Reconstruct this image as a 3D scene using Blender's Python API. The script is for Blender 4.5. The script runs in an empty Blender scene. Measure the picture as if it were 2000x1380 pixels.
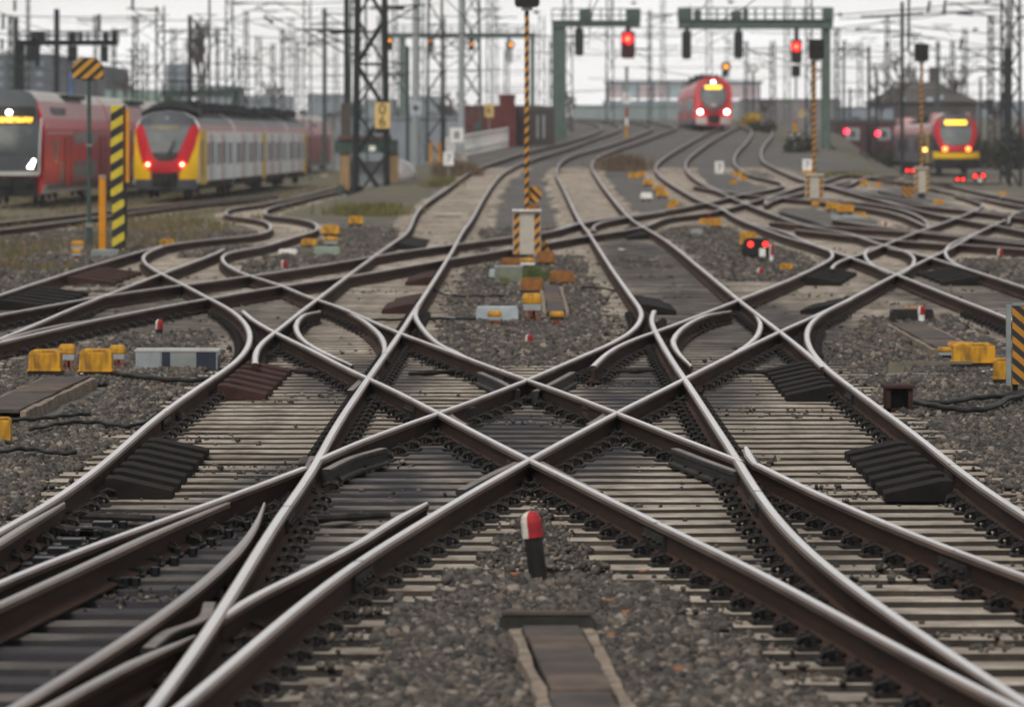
import bpy, bmesh, math, random
import numpy as np
from mathutils import Vector, Matrix
random.seed(11); RNG = np.random.default_rng(7)
SC = bpy.context.scene; COL = SC.collection
# ------------------------------------------------------------------ camera, sky, sun, exposure
F = 8700.0; HC = 2.28; H0 = 272.0           # focal length in photo pixels, eye height over the rails, horizon row
cam_d = bpy.data.cameras.new('camera'); cam = bpy.data.objects.new('camera', cam_d); COL.objects.link(cam)
cam.location = (0, 0, HC); cam.rotation_euler = (math.radians(90), 0, 0)
cam_d.sensor_width = 36; cam_d.lens = F/2000*36; cam_d.shift_y = -(690-H0)/2000
cam_d.clip_start = 1; cam_d.clip_end = 9000
cam_d.dof.use_dof = True; cam_d.dof.focus_distance = 35.0; cam_d.dof.aperture_fstop = 3.6
SC.camera = cam
SUN_EL, SUN_ROT = math.radians(48), math.radians(200)
world = bpy.data.worlds.new('World'); SC.world = world; world.use_nodes = True
nt = world.node_tree; nt.nodes.clear()
def N(t, nt=nt, **k):
    n = nt.nodes.new(t)
    for a, b in k.items(): setattr(n, a, b)
    return n
sky = N('ShaderNodeTexSky', sky_type='NISHITA', sun_disc=False, sun_elevation=SUN_EL, sun_rotation=SUN_ROT)
sky.air_density = 1.5; sky.dust_density = 6; sky.ozone_density = 1
hs = N('ShaderNodeHueSaturation'); hs.inputs['Saturation'].default_value = 0.15; hs.inputs['Value'].default_value = 1.0
tc = N('ShaderNodeTexCoord'); mp = N('ShaderNodeMapping'); mp.inputs['Scale'].default_value = (7, 7, 26)
nz = N('ShaderNodeTexNoise'); nz.inputs['Scale'].default_value = 2.0; nz.inputs['Detail'].default_value = 5
cr = N('ShaderNodeValToRGB')
cr.color_ramp.elements[0].position = .3; cr.color_ramp.elements[0].color = (.60, .582, .565, 1)
cr.color_ramp.elements[1].position = .7; cr.color_ramp.elements[1].color = (.79, .787, .785, 1)
vm = N('ShaderNodeVectorMath', operation='SCALE'); vm.inputs['Scale'].default_value = 10.0
mx = N('ShaderNodeMix', data_type='RGBA'); mx.inputs[0].default_value = 0.9
bg = N('ShaderNodeBackground'); bg.inputs['Strength'].default_value = 0.1
out = N('ShaderNodeOutputWorld'); L = nt.links.new
sxz = N('ShaderNodeSeparateXYZ'); L(tc.outputs['Generated'], sxz.inputs[0]); mrz = N('ShaderNodeMapRange', interpolation_type='SMOOTHSTEP'); mrz.inputs['From Min'].default_value = .015; mrz.inputs['From Max'].default_value = .20; mrz.inputs['To Min'].default_value = 11.3; mrz.inputs['To Max'].default_value = 5.6
L(sxz.outputs['Z'], mrz.inputs[0]); L(mrz.outputs[0], vm.inputs['Scale'])   # brightest at the horizon, dimmed higher up so the near rails reflect less
L(sky.outputs[0], hs.inputs['Color']); L(tc.outputs['Generated'], mp.inputs[0]); L(mp.outputs[0], nz.inputs['Vector'])
L(nz.outputs[0], cr.inputs[0]); L(cr.outputs[0], vm.inputs[0]); L(hs.outputs[0], mx.inputs['A']); L(vm.outputs[0], mx.inputs['B'])
L(mx.outputs['Result'], bg.inputs[0]); L(bg.outputs[0], out.inputs[0])
sun_d = bpy.data.lights.new('sun', 'SUN'); sun_d.energy = 1.5; sun_d.angle = math.radians(22); sun_d.color = (1, .94, .86)
sun = bpy.data.objects.new('sun', sun_d); COL.objects.link(sun)
sun.rotation_euler = (math.radians(90)-SUN_EL, 0, math.radians(180)-SUN_ROT + math.radians(0))
vs = SC.view_settings; vs.view_transform = 'Standard'; vs.look = 'None'; vs.exposure = 0.6; vs.gamma = 1; vs.use_curve_mapping = False
SC.cycles.max_bounces = 6; SC.cycles.transparent_max_bounces = 6; SC.cycles.use_denoising = True

HAZE_D = 0.00028
# ------------------------------------------------------------------ terrain and pixel -> place
_ry = np.array([0, 110, 153, 200, 265, 330, 420, 600, 1500, 5000.]); _rz = np.array([0, 0, .38, .85, 1.9, 3.0, 4.0, 5.4, 9.0, 20.])
_ly = np.array([0, 150, 200, 280, 400, 600]); _lx = np.array([-4.6, -4.6, -5.0, -2.4, 2.0, 2.0])
_xy = np.array([0, 150, 235, 330, 600]); _xx = np.array([13., 13., 17.5, 24., 30.])
def sst(t): t = np.clip(t, 0, 1); return t*t*(3-2*t)
def zr(X, Y):
    """height of the rail tops over the yard"""
    X = np.asarray(X, float); Y = np.asarray(Y, float)
    r = np.interp(Y, _ry, _rz)
    m = sst((X-(np.interp(Y, _ly, _lx)-3.0))/3.0) * sst(((np.interp(Y, _xy, _xx)+4)-X)/4.0)
    low = -0.27*sst((-X-8)/5)*sst((Y-115)/45)
    far = sst((Y-430)/120)
    return r*np.maximum(m, far) + low*(1-far)
_D = np.concatenate([np.arange(12, 130, .2), np.arange(130, 1200, 1.0)])
def gp(px, py, off=0.0):
    """the place on the yard (rail-top level + off) seen at photo pixel px, py"""
    X = (px-1000)*_D/F; Zr = HC-(py-H0)*_D/F; g = zr(X, _D)+off
    i = int(np.argmax(Zr <= g))
    if i == 0: i = 1 if Zr[0] <= g[0] else len(_D)-1
    a, b = Zr[i-1]-g[i-1], g[i]-Zr[i]
    t = a/(a+b) if a+b > 1e-9 else 0
    d = _D[i-1]+t*(_D[i]-_D[i-1])
    return Vector(((px-1000)*d/F, d, HC-(py-H0)*d/F))
def at(px, py, d): return Vector(((px-1000)*d/F, d, HC-(py-H0)*d/F))
def gz(X, Y, off=-0.2): return float(zr(X, Y))+off
OFFS = {1: (0, 0), 2: (600, 0), 3: (1300, 0), 4: (0, 450), 5: (600, 450), 6: (1300, 450), 7: (0, 880), 8: (650, 880), 9: (1300, 880)}
KZ = 700/1932
def q(c, *pts): o = OFFS[c]; return [(o[0]+x*KZ, o[1]+y*KZ) for x, y in pts]

# ------------------------------------------------------------------ materials
MATS = {}
def M(name, c1, c2=None, scale=4.0, rough=.7, metal=0.0, bump=0.0, bscale=None, ramp=(.35, .65), detail=4, stretch=(1, 1, 1), spec=.18, coat=0.0):
    if name in MATS: return MATS[name]
    m = bpy.data.materials.new(name); m.use_nodes = True; t = m.node_tree; b = t.nodes['Principled BSDF']
    b.inputs['Roughness'].default_value = rough; b.inputs['Metallic'].default_value = metal; b.inputs['Specular IOR Level'].default_value = spec
    b.inputs['Coat Weight'].default_value = coat
    if c2 is None: c2 = tuple(x*.75 for x in c1)
    tc = N('ShaderNodeTexCoord', t); mp = N('ShaderNodeMapping', t); mp.inputs['Scale'].default_value = stretch
    n = N('ShaderNodeTexNoise', t); n.inputs['Scale'].default_value = scale; n.inputs['Detail'].default_value = detail; n.inputs['Roughness'].default_value = .6
    r = N('ShaderNodeValToRGB', t)
    r.color_ramp.elements[0].position = ramp[0]; r.color_ramp.elements[0].color = (*c2, 1)
    r.color_ramp.elements[1].position = ramp[1]; r.color_ramp.elements[1].color = (*c1, 1)
    t.links.new(tc.outputs['Object'], mp.inputs[0]); t.links.new(mp.outputs[0], n.inputs['Vector'])
    t.links.new(n.outputs[0], r.inputs[0]); t.links.new(r.outputs[0], b.inputs['Base Color'])
    if bump:
        n2 = N('ShaderNodeTexNoise', t); n2.inputs['Scale'].default_value = bscale or scale*4; n2.inputs['Detail'].default_value = 4
        bp = N('ShaderNodeBump', t); bp.inputs['Strength'].default_value = bump; bp.inputs['Distance'].default_value = .02
        t.links.new(mp.outputs[0], n2.inputs['Vector']); t.links.new(n2.outputs[0], bp.inputs['Height']); t.links.new(bp.outputs[0], b.inputs['Normal'])
    MATS[name] = m; return m
def EM(name, col, strength):
    if name in MATS: return MATS[name]
    m = bpy.data.materials.new(name); m.use_nodes = True; t = m.node_tree; b = t.nodes['Principled BSDF']
    b.inputs['Base Color'].default_value = (*[c*.5 for c in col], 1); b.inputs['Emission Color'].default_value = (*col, 1); b.inputs['Emission Strength'].default_value = strength
    MATS[name] = m; return m
def STRIPE(name, ca, cb, period, slope=1.0, rough=.5, axis='X', phase=0.0):
    """painted diagonal hazard stripes"""
    if name in MATS: return MATS[name]
    m = bpy.data.materials.new(name); m.use_nodes = True; t = m.node_tree; b = t.nodes['Principled BSDF']; b.inputs['Roughness'].default_value = rough
    tc = N('ShaderNodeTexCoord', t); sx = N('ShaderNodeSeparateXYZ', t); t.links.new(tc.outputs['Object'], sx.inputs[0])
    ml = N('ShaderNodeMath', t, operation='MULTIPLY'); ml.inputs[1].default_value = slope; t.links.new(sx.outputs[axis], ml.inputs[0])
    ad = N('ShaderNodeMath', t, operation='ADD'); t.links.new(sx.outputs['Z'], ad.inputs[0]); t.links.new(ml.outputs[0], ad.inputs[1])
    dv = N('ShaderNodeMath', t, operation='DIVIDE'); dv.inputs[1].default_value = period; t.links.new(ad.outputs[0], dv.inputs[0])
    ph = N('ShaderNodeMath', t, operation='ADD'); ph.inputs[1].default_value = phase+100; t.links.new(dv.outputs[0], ph.inputs[0])
    fr = N('ShaderNodeMath', t, operation='FRACT'); t.links.new(ph.outputs[0], fr.inputs[0])
    gt = N('ShaderNodeMath', t, operation='GREATER_THAN'); gt.inputs[1].default_value = .5; t.links.new(fr.outputs[0], gt.inputs[0])
    n = N('ShaderNodeTexNoise', t); n.inputs['Scale'].default_value = 9; t.links.new(tc.outputs['Object'], n.inputs['Vector'])
    mx = N('ShaderNodeMix', t, data_type='RGBA'); mx.inputs['A'].default_value = (*ca, 1); mx.inputs['B'].default_value = (*cb, 1); t.links.new(gt.outputs[0], mx.inputs[0])
    mr = N('ShaderNodeMix', t, data_type='RGBA', blend_type='MULTIPLY'); mr.inputs[0].default_value = .5; t.links.new(mx.outputs['Result'], mr.inputs['A']); t.links.new(n.outputs[0], mr.inputs['B'])
    t.links.new(mr.outputs['Result'], b.inputs['Base Color'])
    MATS[name] = m; return m

STEEL = M('rail_head_steel', (.90, .89, .90), (.74, .71, .69), scale=1.2, rough=.22, metal=1.0, stretch=(3, .3, 3))
DULL = M('switch_blade_steel', (.50, .47, .46), (.36, .33, .31), scale=1.2, rough=.38, metal=1.0, stretch=(3, .3, 3))
HEADSIDE = M('rail_head_flank', (.27, .195, .16), (.12, .088, .074), scale=2, rough=.42, metal=.8, stretch=(3, .3, 3))
RUST = M('rail_web_rust', (.066, .037, .027), (.024, .017, .015), scale=2.2, rough=.85, bump=.5, bscale=40, ramp=(.25, .75), stretch=(2, .25, 4), spec=.08)
DARKSTEEL = M('dark_oiled_steel', (.032, .028, .026), (.012, .011, .011), scale=7, rough=.6, metal=.0, bump=.2)
def concrete(name, c1, c2, oily=True):
    m = M(name, c1, c2, scale=3.5, rough=.85, bump=.35, bscale=30, ramp=(.3, .7)); t = m.node_tree; b = t.nodes['Principled BSDF']
    if not oily: return m
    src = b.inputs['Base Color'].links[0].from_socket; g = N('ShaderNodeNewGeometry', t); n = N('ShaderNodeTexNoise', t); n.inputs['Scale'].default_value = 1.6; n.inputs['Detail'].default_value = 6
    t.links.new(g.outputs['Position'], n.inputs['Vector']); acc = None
    # grease and oil dropped under the crossing and the switch blades; nearest left patch also paints in lens vignetting: centre x, y, half width, half length, strength
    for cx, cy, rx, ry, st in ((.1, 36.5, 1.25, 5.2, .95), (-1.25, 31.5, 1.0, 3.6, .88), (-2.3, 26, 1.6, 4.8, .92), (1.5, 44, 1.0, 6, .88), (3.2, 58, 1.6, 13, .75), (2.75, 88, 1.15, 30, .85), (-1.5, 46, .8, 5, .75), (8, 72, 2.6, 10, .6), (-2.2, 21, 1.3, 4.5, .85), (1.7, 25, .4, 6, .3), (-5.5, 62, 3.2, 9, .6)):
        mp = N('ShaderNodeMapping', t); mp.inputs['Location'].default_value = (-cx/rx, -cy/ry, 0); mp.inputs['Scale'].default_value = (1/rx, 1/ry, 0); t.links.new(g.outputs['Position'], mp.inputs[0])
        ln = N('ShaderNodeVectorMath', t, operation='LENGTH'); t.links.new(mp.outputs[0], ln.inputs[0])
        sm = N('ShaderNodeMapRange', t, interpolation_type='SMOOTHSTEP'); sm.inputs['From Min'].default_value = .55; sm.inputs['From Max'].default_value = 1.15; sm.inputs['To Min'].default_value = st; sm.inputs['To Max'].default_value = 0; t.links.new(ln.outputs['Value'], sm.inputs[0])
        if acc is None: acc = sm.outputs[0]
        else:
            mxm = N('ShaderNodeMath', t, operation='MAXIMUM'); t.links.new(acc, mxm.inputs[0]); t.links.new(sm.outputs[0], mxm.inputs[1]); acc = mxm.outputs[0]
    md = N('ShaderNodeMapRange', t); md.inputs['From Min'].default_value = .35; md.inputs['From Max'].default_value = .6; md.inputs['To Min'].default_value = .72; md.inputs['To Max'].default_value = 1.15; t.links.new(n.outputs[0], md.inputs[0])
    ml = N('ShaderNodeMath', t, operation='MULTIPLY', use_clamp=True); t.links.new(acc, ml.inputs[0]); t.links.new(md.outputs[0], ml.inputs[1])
    # each sleeper weathered a little differently, rust and brake dust in blotches
    oi = N('ShaderNodeObjectInfo', t); vr = N('ShaderNodeMapRange', t); vr.inputs['To Min'].default_value = .68; vr.inputs['To Max'].default_value = 1.08; t.links.new(oi.outputs['Random'], vr.inputs[0])
    hv = N('ShaderNodeHueSaturation', t); t.links.new(vr.outputs[0], hv.inputs['Value']); t.links.new(src, hv.inputs['Color'])
    n3 = N('ShaderNodeTexNoise', t); n3.inputs['Scale'].default_value = 2.3; n3.inputs['Detail'].default_value = 7; n3.inputs['Roughness'].default_value = .7; t.links.new(g.outputs['Position'], n3.inputs['Vector'])
    r3 = N('ShaderNodeValToRGB', t); r3.color_ramp.elements[0].position = .50; r3.color_ramp.elements[0].color = (0, 0, 0, 1); r3.color_ramp.elements[1].position = .72; r3.color_ramp.elements[1].color = (.6, .6, .6, 1); t.links.new(n3.outputs[0], r3.inputs[0])
    bm_ = N('ShaderNodeMix', t, data_type='RGBA'); bm_.inputs['B'].default_value = (.11, .075, .052, 1); t.links.new(r3.outputs[0], bm_.inputs[0]); t.links.new(hv.outputs[0], bm_.inputs['A']); src = bm_.outputs['Result']
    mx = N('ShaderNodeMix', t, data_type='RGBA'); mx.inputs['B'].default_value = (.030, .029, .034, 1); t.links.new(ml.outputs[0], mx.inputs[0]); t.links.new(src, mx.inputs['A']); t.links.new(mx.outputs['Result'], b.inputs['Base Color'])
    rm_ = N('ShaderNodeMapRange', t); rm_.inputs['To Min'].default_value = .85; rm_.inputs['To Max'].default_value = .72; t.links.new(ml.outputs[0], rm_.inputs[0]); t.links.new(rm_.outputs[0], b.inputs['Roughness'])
    return m
CONC = concrete('sleeper_concrete', (.45, .40, .338), (.17, .145, .12)); CONCS = concrete('grimy_shaded_sleeper_flank', (.05, .042, .036), (.022, .02, .018))  # flank colour is grime plus painted-in shade of the gaps between sleepers
YEL = M('yellow_paint', (.54, .275, .018), (.17, .085, .022), scale=7, rough=.6, ramp=(.32, .60), stretch=(1.6, 1.6, .5))
YEL2 = M('weathered_yellow_paint', (.60, .28, .025), (.16, .07, .02), scale=4, rough=.6, ramp=(.2, .65), stretch=(1, 1, .3))
RUSTBOX = M('rusted_yellow_paint', (.34, .14, .03), (.10, .045, .025), scale=5, rough=.7, ramp=(.3, .7))
BLACK = M('black_steel', (.02, .02, .02), (.012, .012, .012), rough=.5)
GREYB = M('grey_plastic', (.30, .33, .34), (.22, .24, .25), rough=.5)
GALV = M('galvanised_steel', (.30, .32, .325), (.20, .22, .22), rough=.45, metal=.4, scale=3)
GREEN = M('green_grey_mast_paint', (.060, .092, .080), (.036, .055, .048), rough=.6, scale=3)
DGREEN = M('dark_weathered_mast_steel', (.020, .025, .024), (.012, .015, .015), rough=.7, scale=4)
WHITE = M('white_paint', (.75, .75, .73), (.6, .6, .58), rough=.5)
REDP = M('red_paint', (.34, .022, .028), (.15, .018, .02), scale=14, rough=.55, ramp=(.3, .6))
MWHITE = M('grubby_white_paint', (.60, .57, .51), (.30, .27, .23), scale=12, rough=.6, ramp=(.3, .6))
WOOD2 = M('cable_trough_cover_dark', (.085, .068, .064), (.045, .038, .036), scale=3, rough=.8, bump=.3)
WOOD = M('cable_trough_cover', (.13, .095, .075), (.06, .048, .042), scale=3, rough=.85, bump=.3)

# ------------------------------------------------------------------ mesh helpers
class MB:
    def __init__(s): s.v = []; s.f = []; s.m = []
    def add(s, vs, fs, m=0):
        o = len(s.v); s.v += [tuple(v) for v in vs]; s.f += [tuple(i+o for i in f) for f in fs]; s.m += [m]*len(fs)
    def box(s, c, d, m=0, rz=0, top=1.0, R=None):
        cx, cy, cz = c; x, y, z = d[0]/2, d[1]/2, d[2]/2; vs = []
        for sz in (-1, 1):
            k = 1 if sz < 0 else top
            for sx, sy in ((-1, -1), (1, -1), (1, 1), (-1, 1)):
                p = Vector((sx*x*k, sy*y*k, sz*z))
                if R is not None: p = R @ p
                elif rz: p = Matrix.Rotation(rz, 3, 'Z') @ p
                vs.append((cx+p.x, cy+p.y, cz+p.z))
        s.add(vs, [(3, 2, 1, 0), (4, 5, 6, 7), (0, 1, 5, 4), (1, 2, 6, 5), (2, 3, 7, 6), (3, 0, 4, 7)], m)
    def beam(s, p, r, w, h=None, m=0):
        p, r = Vector(p), Vector(r); d = (r-p); l = d.length
        if l < 1e-6: return
        d.normalize(); up = Vector((0, 0, 1)) if abs(d.z) < .98 else Vector((0, 1, 0))
        a = d.cross(up).normalized()*(w/2); b = a.cross(d).normalized()*((h or w)/2)
        vs = [p-a-b, p+a-b, p+a+b, p-a+b, r-a-b, r+a-b, r+a+b, r-a+b]
        s.add(vs, [(0, 1, 2, 3), (7, 6, 5, 4), (4, 5, 1, 0), (5, 6, 2, 1), (6, 7, 3, 2), (7, 4, 0, 3)], m)
    def tube(s, pts, r, n=8, m=0, caps=True):
        pts = [Vector(p) for p in pts]; rings = []
        rs = r if isinstance(r, (list, tuple)) else [r]*len(pts)
        for i, p in enumerate(pts):
            d = (pts[min(i+1, len(pts)-1)]-pts[max(i-1, 0)]).normalized()
            up = Vector((0, 0, 1)) if abs(d.z) < .9 else Vector((0, 1, 0))
            a = d.cross(up).normalized(); b = a.cross(d).normalized()
            rings.append([p+(a*math.cos(t)+b*math.sin(t))*rs[i] for t in [2*math.pi*k/n for k in range(n)]])
        s.loft(rings, m, caps)
    def loft(s, rings, m=0, caps=True, mats=None):
        n = len(rings[0]); vs = [p for r in rings for p in r]; o = len(s.v); s.v += [tuple(p) for p in vs]
        for i in range(len(rings)-1):
            for k in range(n):
                a, b = i*n+k, i*n+(k+1) % n
                s.f.append((o+a, o+b, o+b+n, o+a+n)); s.m.append(mats[k] if mats else m)
        if caps:
            s.f.append(tuple(o+k for k in range(n))[::-1]); s.m.append(m)
            s.f.append(tuple(o+(len(rings)-1)*n+k for k in range(n))); s.m.append(m)
    def prism(s, poly, y0, y1, m=0, axis='Y'):
        """polygon in x,z extruded along y (or polygon x,y extruded along z)"""
        if axis == 'Y': A = [(x, y0, z) for x, z in poly]; B = [(x, y1, z) for x, z in poly]
        elif axis == 'X': A = [(y0, y, z) for y, z in poly]; B = [(y1, y, z) for y, z in poly]
        else: A = [(x, y, y0) for x, y in poly]; B = [(x, y, y1) for x, y in poly]
        n = len(poly); s.add(A+B, [tuple(range(n))[::-1], tuple(range(n, 2*n))]+[(k, (k+1) % n, n+(k+1) % n, n+k) for k in range(n)], m)
    def sphere(s, c, r, m=0, n=10, sq=(1, 1, 1)):
        rings = []
        for i in range(1, n//2+2):
            t = math.pi*(i)/(n//2+2)
            rings.append([(c[0]+r*sq[0]*math.sin(t)*math.cos(2*math.pi*k/n), c[1]+r*sq[1]*math.sin(t)*math.sin(2*math.pi*k/n), c[2]+r*sq[2]*math.cos(t)) for k in range(n)])
        s.loft(rings[::-1], m)
    def disc(s, c, r, th, m=0, n=20):
        s.prism([(c[0]+r*math.cos(2*math.pi*k/n), c[2]+r*math.sin(2*math.pi*k/n)) for k in range(n)], c[1], c[1]+th, m)
    def build(s, name, mats, parent=None, loc=None, smooth=False, bevel=0.0, rz=0.0):
        me = bpy.data.meshes.new(name); me.from_pydata(s.v, [], s.f)
        for m in (mats if isinstance(mats, (list, tuple)) else [mats]): me.materials.append(m)
        me.polygons.foreach_set('material_index', s.m)
        bm = bmesh.new(); bm.from_mesh(me); bmesh.ops.recalc_face_normals(bm, faces=bm.faces)
        if bevel:
            bmesh.ops.remove_doubles(bm, verts=bm.verts, dist=1e-5)
            ed = [e for e in bm.edges if len(e.link_faces) == 2 and e.calc_face_angle(0) > .6]
            bmesh.ops.bevel(bm, geom=ed, offset=bevel, segments=2, affect='EDGES', profile=.6, clamp_overlap=True)
        bm.to_mesh(me); bm.free()
        if smooth: me.polygons.foreach_set('use_smooth', [True]*len(me.polygons))
        o = bpy.data.objects.new(name, me); COL.objects.link(o)
        if parent is not None: o.parent = parent
        if loc is not None: o.location = loc
        if rz: o.rotation_euler.z = rz
        return o
def tag(o, label=None, cat=None, group=None, kind=None):
    for k, v in (('label', label), ('category', cat), ('group', group), ('kind', kind)):
        if v: o[k] = v
    return o
def thing(name, label, cat, loc=(0, 0, 0), rz=0.0, group=None):
    o = bpy.data.objects.new(name, None); COL.objects.link(o); o.location = loc; o.rotation_euler.z = rz; o.empty_display_size = .2
    return tag(o, label, cat, group)
def text(parent, name, s, size, loc, mat, rz=0.0, ext=.004):
    c = bpy.data.curves.new(name, 'FONT'); c.body = s; c.size = size; c.extrude = ext; c.align_x = 'CENTER'; c.align_y = 'CENTER'; c.resolution_u = 3
    tmp = bpy.data.objects.new(name, c); COL.objects.link(tmp); bpy.context.view_layer.update(); me = bpy.data.meshes.new_from_object(tmp.evaluated_get(bpy.context.evaluated_depsgraph_get())); bpy.data.objects.remove(tmp)
    me.materials.clear(); me.materials.append(mat); o = bpy.data.objects.new(name, me); COL.objects.link(o); o.parent = parent; o.location = loc; o.rotation_euler = (math.radians(90), 0, rz)
    return o
# ------------------------------------------------------------------ rails
RAIL_OF = {}
RAILS = []     # world polylines of running rails, for the sleepers
def catmull(P, n=10):
    P = np.array(P, float); out = []
    P2 = np.vstack([2*P[0]-P[1], P, 2*P[-1]-P[-2]])
    for i in range(1, len(P2)-2):
        p0, p1, p2, p3 = P2[i-1:i+3]
        d01, d12, d23 = [max(np.linalg.norm(b-a), 1e-3)**.5 for a, b in ((p0, p1), (p1, p2), (p2, p3))]
        m1 = (p2-p1)+d12*((p1-p0)/d01-(p2-p0)/(d01+d12)); m2 = (p2-p1)+d12*((p3-p2)/d23-(p3-p1)/(d12+d23))
        k = max(2, min(n, int(np.linalg.norm(p2-p1)/9)))
        for t in np.arange(k)/k:
            out.append((2*t**3-3*t**2+1)*p1+(t**3-2*t**2+t)*m1+(-2*t**3+3*t**2)*p2+(t**3-t**2)*m2)
    out.append(P[-1]); return out
PROF = [(-.075, -.172), (.075, -.172), (.075, -.160), (.012, -.142), (.009, -.05), (.034, -.038), (.036, -.012), (.022, -.0012), (.010, .0012), (-.010, .0012), (-.022, -.0012), (-.036, -.012), (-.034, -.038), (-.009, -.05), (-.012, -.142), (-.075, -.160)]
PMAT = [1, 1, 1, 1, 1, 2, 2, 0, 0, 0, 2, 2, 1, 1, 1, 1]
CHK = [(-.04, -.175), (.05, -.175), (.05, -.155), (.025, -.14), (.025, -.085), (.036, -.075), (.036, -.052), (.028, -.045), (-.028, -.045), (-.036, -.052), (-.036, -.075), (-.025, -.085)]
def rail3d(pts, smooth=False):
    W = [gp(x, y) for x, y in catmull(pts)]
    W2 = [W[0]]
    for p in W[1:]:
        if (p-W2[-1]).length > .05: W2.append(p)
    if len(W2) > 6 and smooth:
        # even out the hand-read points: resample every half metre, then relax
        Pn = np.array([w_[:] for w_ in W2]); sl = np.concatenate([[0], np.cumsum(np.linalg.norm(np.diff(Pn, axis=0), axis=1))]); n_ = max(8, int(sl[-1]/.5)); ss = np.linspace(0, sl[-1], n_); Pn = np.stack([np.interp(ss, sl, Pn[:, k]) for k in range(3)], 1)
        for _ in range(22): Pn[1:-1] = (Pn[:-2]+2*Pn[1:-1]+Pn[2:])/4
        W2 = [Vector(p_) for p_ in Pn]
    if len(W2) > 6:
        for _ in range(2):
            W2 = [W2[0]]+[(W2[i-1]+2*W2[i]+W2[i+1])/4 if W2[i].y > 60 else W2[i] for i in range(1, len(W2)-1)]+[W2[-1]]
    return W2
def sweep(mb, W, prof, mats, dz=0.0, taper=False, ends=False):
    rings = []
    for i, p in enumerate(W):
        d = W[min(i+1, len(W)-1)]-W[max(i-1, 0)]; d.z = 0; d.normalize(); a = Vector((d.y, -d.x, 0))
        k = 1.0
        if ends: k = min(1.0, .45+.55*min(i, len(W)-1-i)/max(1, min(5, len(W)/4)))
        if taper: k = min(1.0, .25+.75*i/max(1, len(W)*.35))
        rings.append([p+a*(x*k)+Vector((0, 0, z+dz-(0.03*(1-k)))) for x, z in prof])
    mb.loft(rings, 1, True, mats)
CHKTOP = M('check_rail_top', (.22, .19, .175), (.12, .105, .098), scale=3, rough=.55, metal=.3)
def track(label, rails, cat='railway track', group='tracks crossing the yard'):
    """rails: list of (kind, pixel polyline); kinds: rail, check_rail, switch_blade"""
    t = None
    for kind, pts in rails:
        W = rail3d(pts, kind in ('rail', 'switch_blade'))
        if t is None:
            p = W[len(W)//2]; t = thing('railway_track', label, cat, (p.x, p.y, p.z-.19), group=group); loc = Vector(t.location)
        if kind == 'rail': RAIL_OF[len(RAILS)] = t; RAILS.append(np.array([(p.x, p.y, p.z) for p in W]))
        mb = MB(); Wl = [p-loc for p in W]
        if kind == 'rail': sweep(mb, Wl, PROF, PMAT, dz=(len(RAILS) % 5)*.0007); o = mb.build('rail', [STEEL, RUST, HEADSIDE], t, smooth=False)
        elif kind == 'switch_blade': sweep(mb, Wl, PROF, PMAT, dz=-.004, taper=True); o = mb.build('switch_blade', [DULL, RUST, HEADSIDE], t)
        elif kind == 'wing': sweep(mb, Wl, PROF, PMAT, dz=-.001, ends=True); o = mb.build('wing_rail', [STEEL, RUST, HEADSIDE], t)
        else: sweep(mb, Wl, CHK, [1]*6+[2, 0, 2]+[1]*3); o = mb.build('check_rail', [CHKTOP, DARKSTEEL, DARKSTEEL], t)
    return t
r = 'rail'; b = 'switch_blade'; w = 'wing'; c = 'check_rail'
track('left main track running past the striped centre signal and bending right up the embankment', [
 (r, q(7, (800, 1400), (1000, 1170), (1100, 990), (1185, 870), (1300, 680), (1400, 520), (1500, 350), (1640, 170), (1700, 75)) + q(5, (130, 1090), (330, 790), (500, 550), (570, 440), (700, 240), (780, 110), (840, 0)) + q(2, (880, 1190), (960, 1050), (1040, 945), (1120, 895), (1200, 862), (1400, 800), (1580, 735), (1670, 705), (1690, 685), (1650, 665), (1560, 648), (1450, 637))),
 (r, q(4, (1375, 715), (1368, 665), (1400, 605), (1490, 540), (1600, 450), (1720, 360)) + q(5, (300, 180), (440, 80), (540, 5)) + q(2, (600, 1130), (760, 1010), (900, 915), (1050, 860), (1170, 822), (1300, 790), (1450, 750), (1560, 712), (1588, 690), (1545, 665), (1440, 645), (1380, 638))),
 (b, q(7, (1425, 255), (1395, 420), (1300, 530), (1200, 620), (1000, 790), (700, 1000), (400, 1180), (40, 1390))),
 (b, q(7, (1050, 962), (800, 1070), (500, 1230), (220, 1390))),
 (c, q(7, (1130, 765), (1105, 840), (1050, 870), (900, 925), (800, 1005))),
 (c, q(5, (365, 800), (450, 825), (530, 860))), (c, q(5, (300, 770), (270, 800), (230, 835))),
])
track('outer left rail line sweeping up the crossing and curling round to the far left', [
 (r, [(-700, 1410), (-300, 1195)] + q(7, (0, 430), (170, 340), (350, 230), (500, 110), (640, 0)) + q(4, (780, 1050), (1100, 820), (1280, 700), (1340, 625), (1352, 560), (1320, 490), (1230, 415), (1120, 360), (1000, 295), (880, 235), (795, 185), (766, 150), (790, 117), (870, 86))),
 (b, q(7, (345, 255), (170, 370), (0, 490), (-300, 660))),
])
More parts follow.
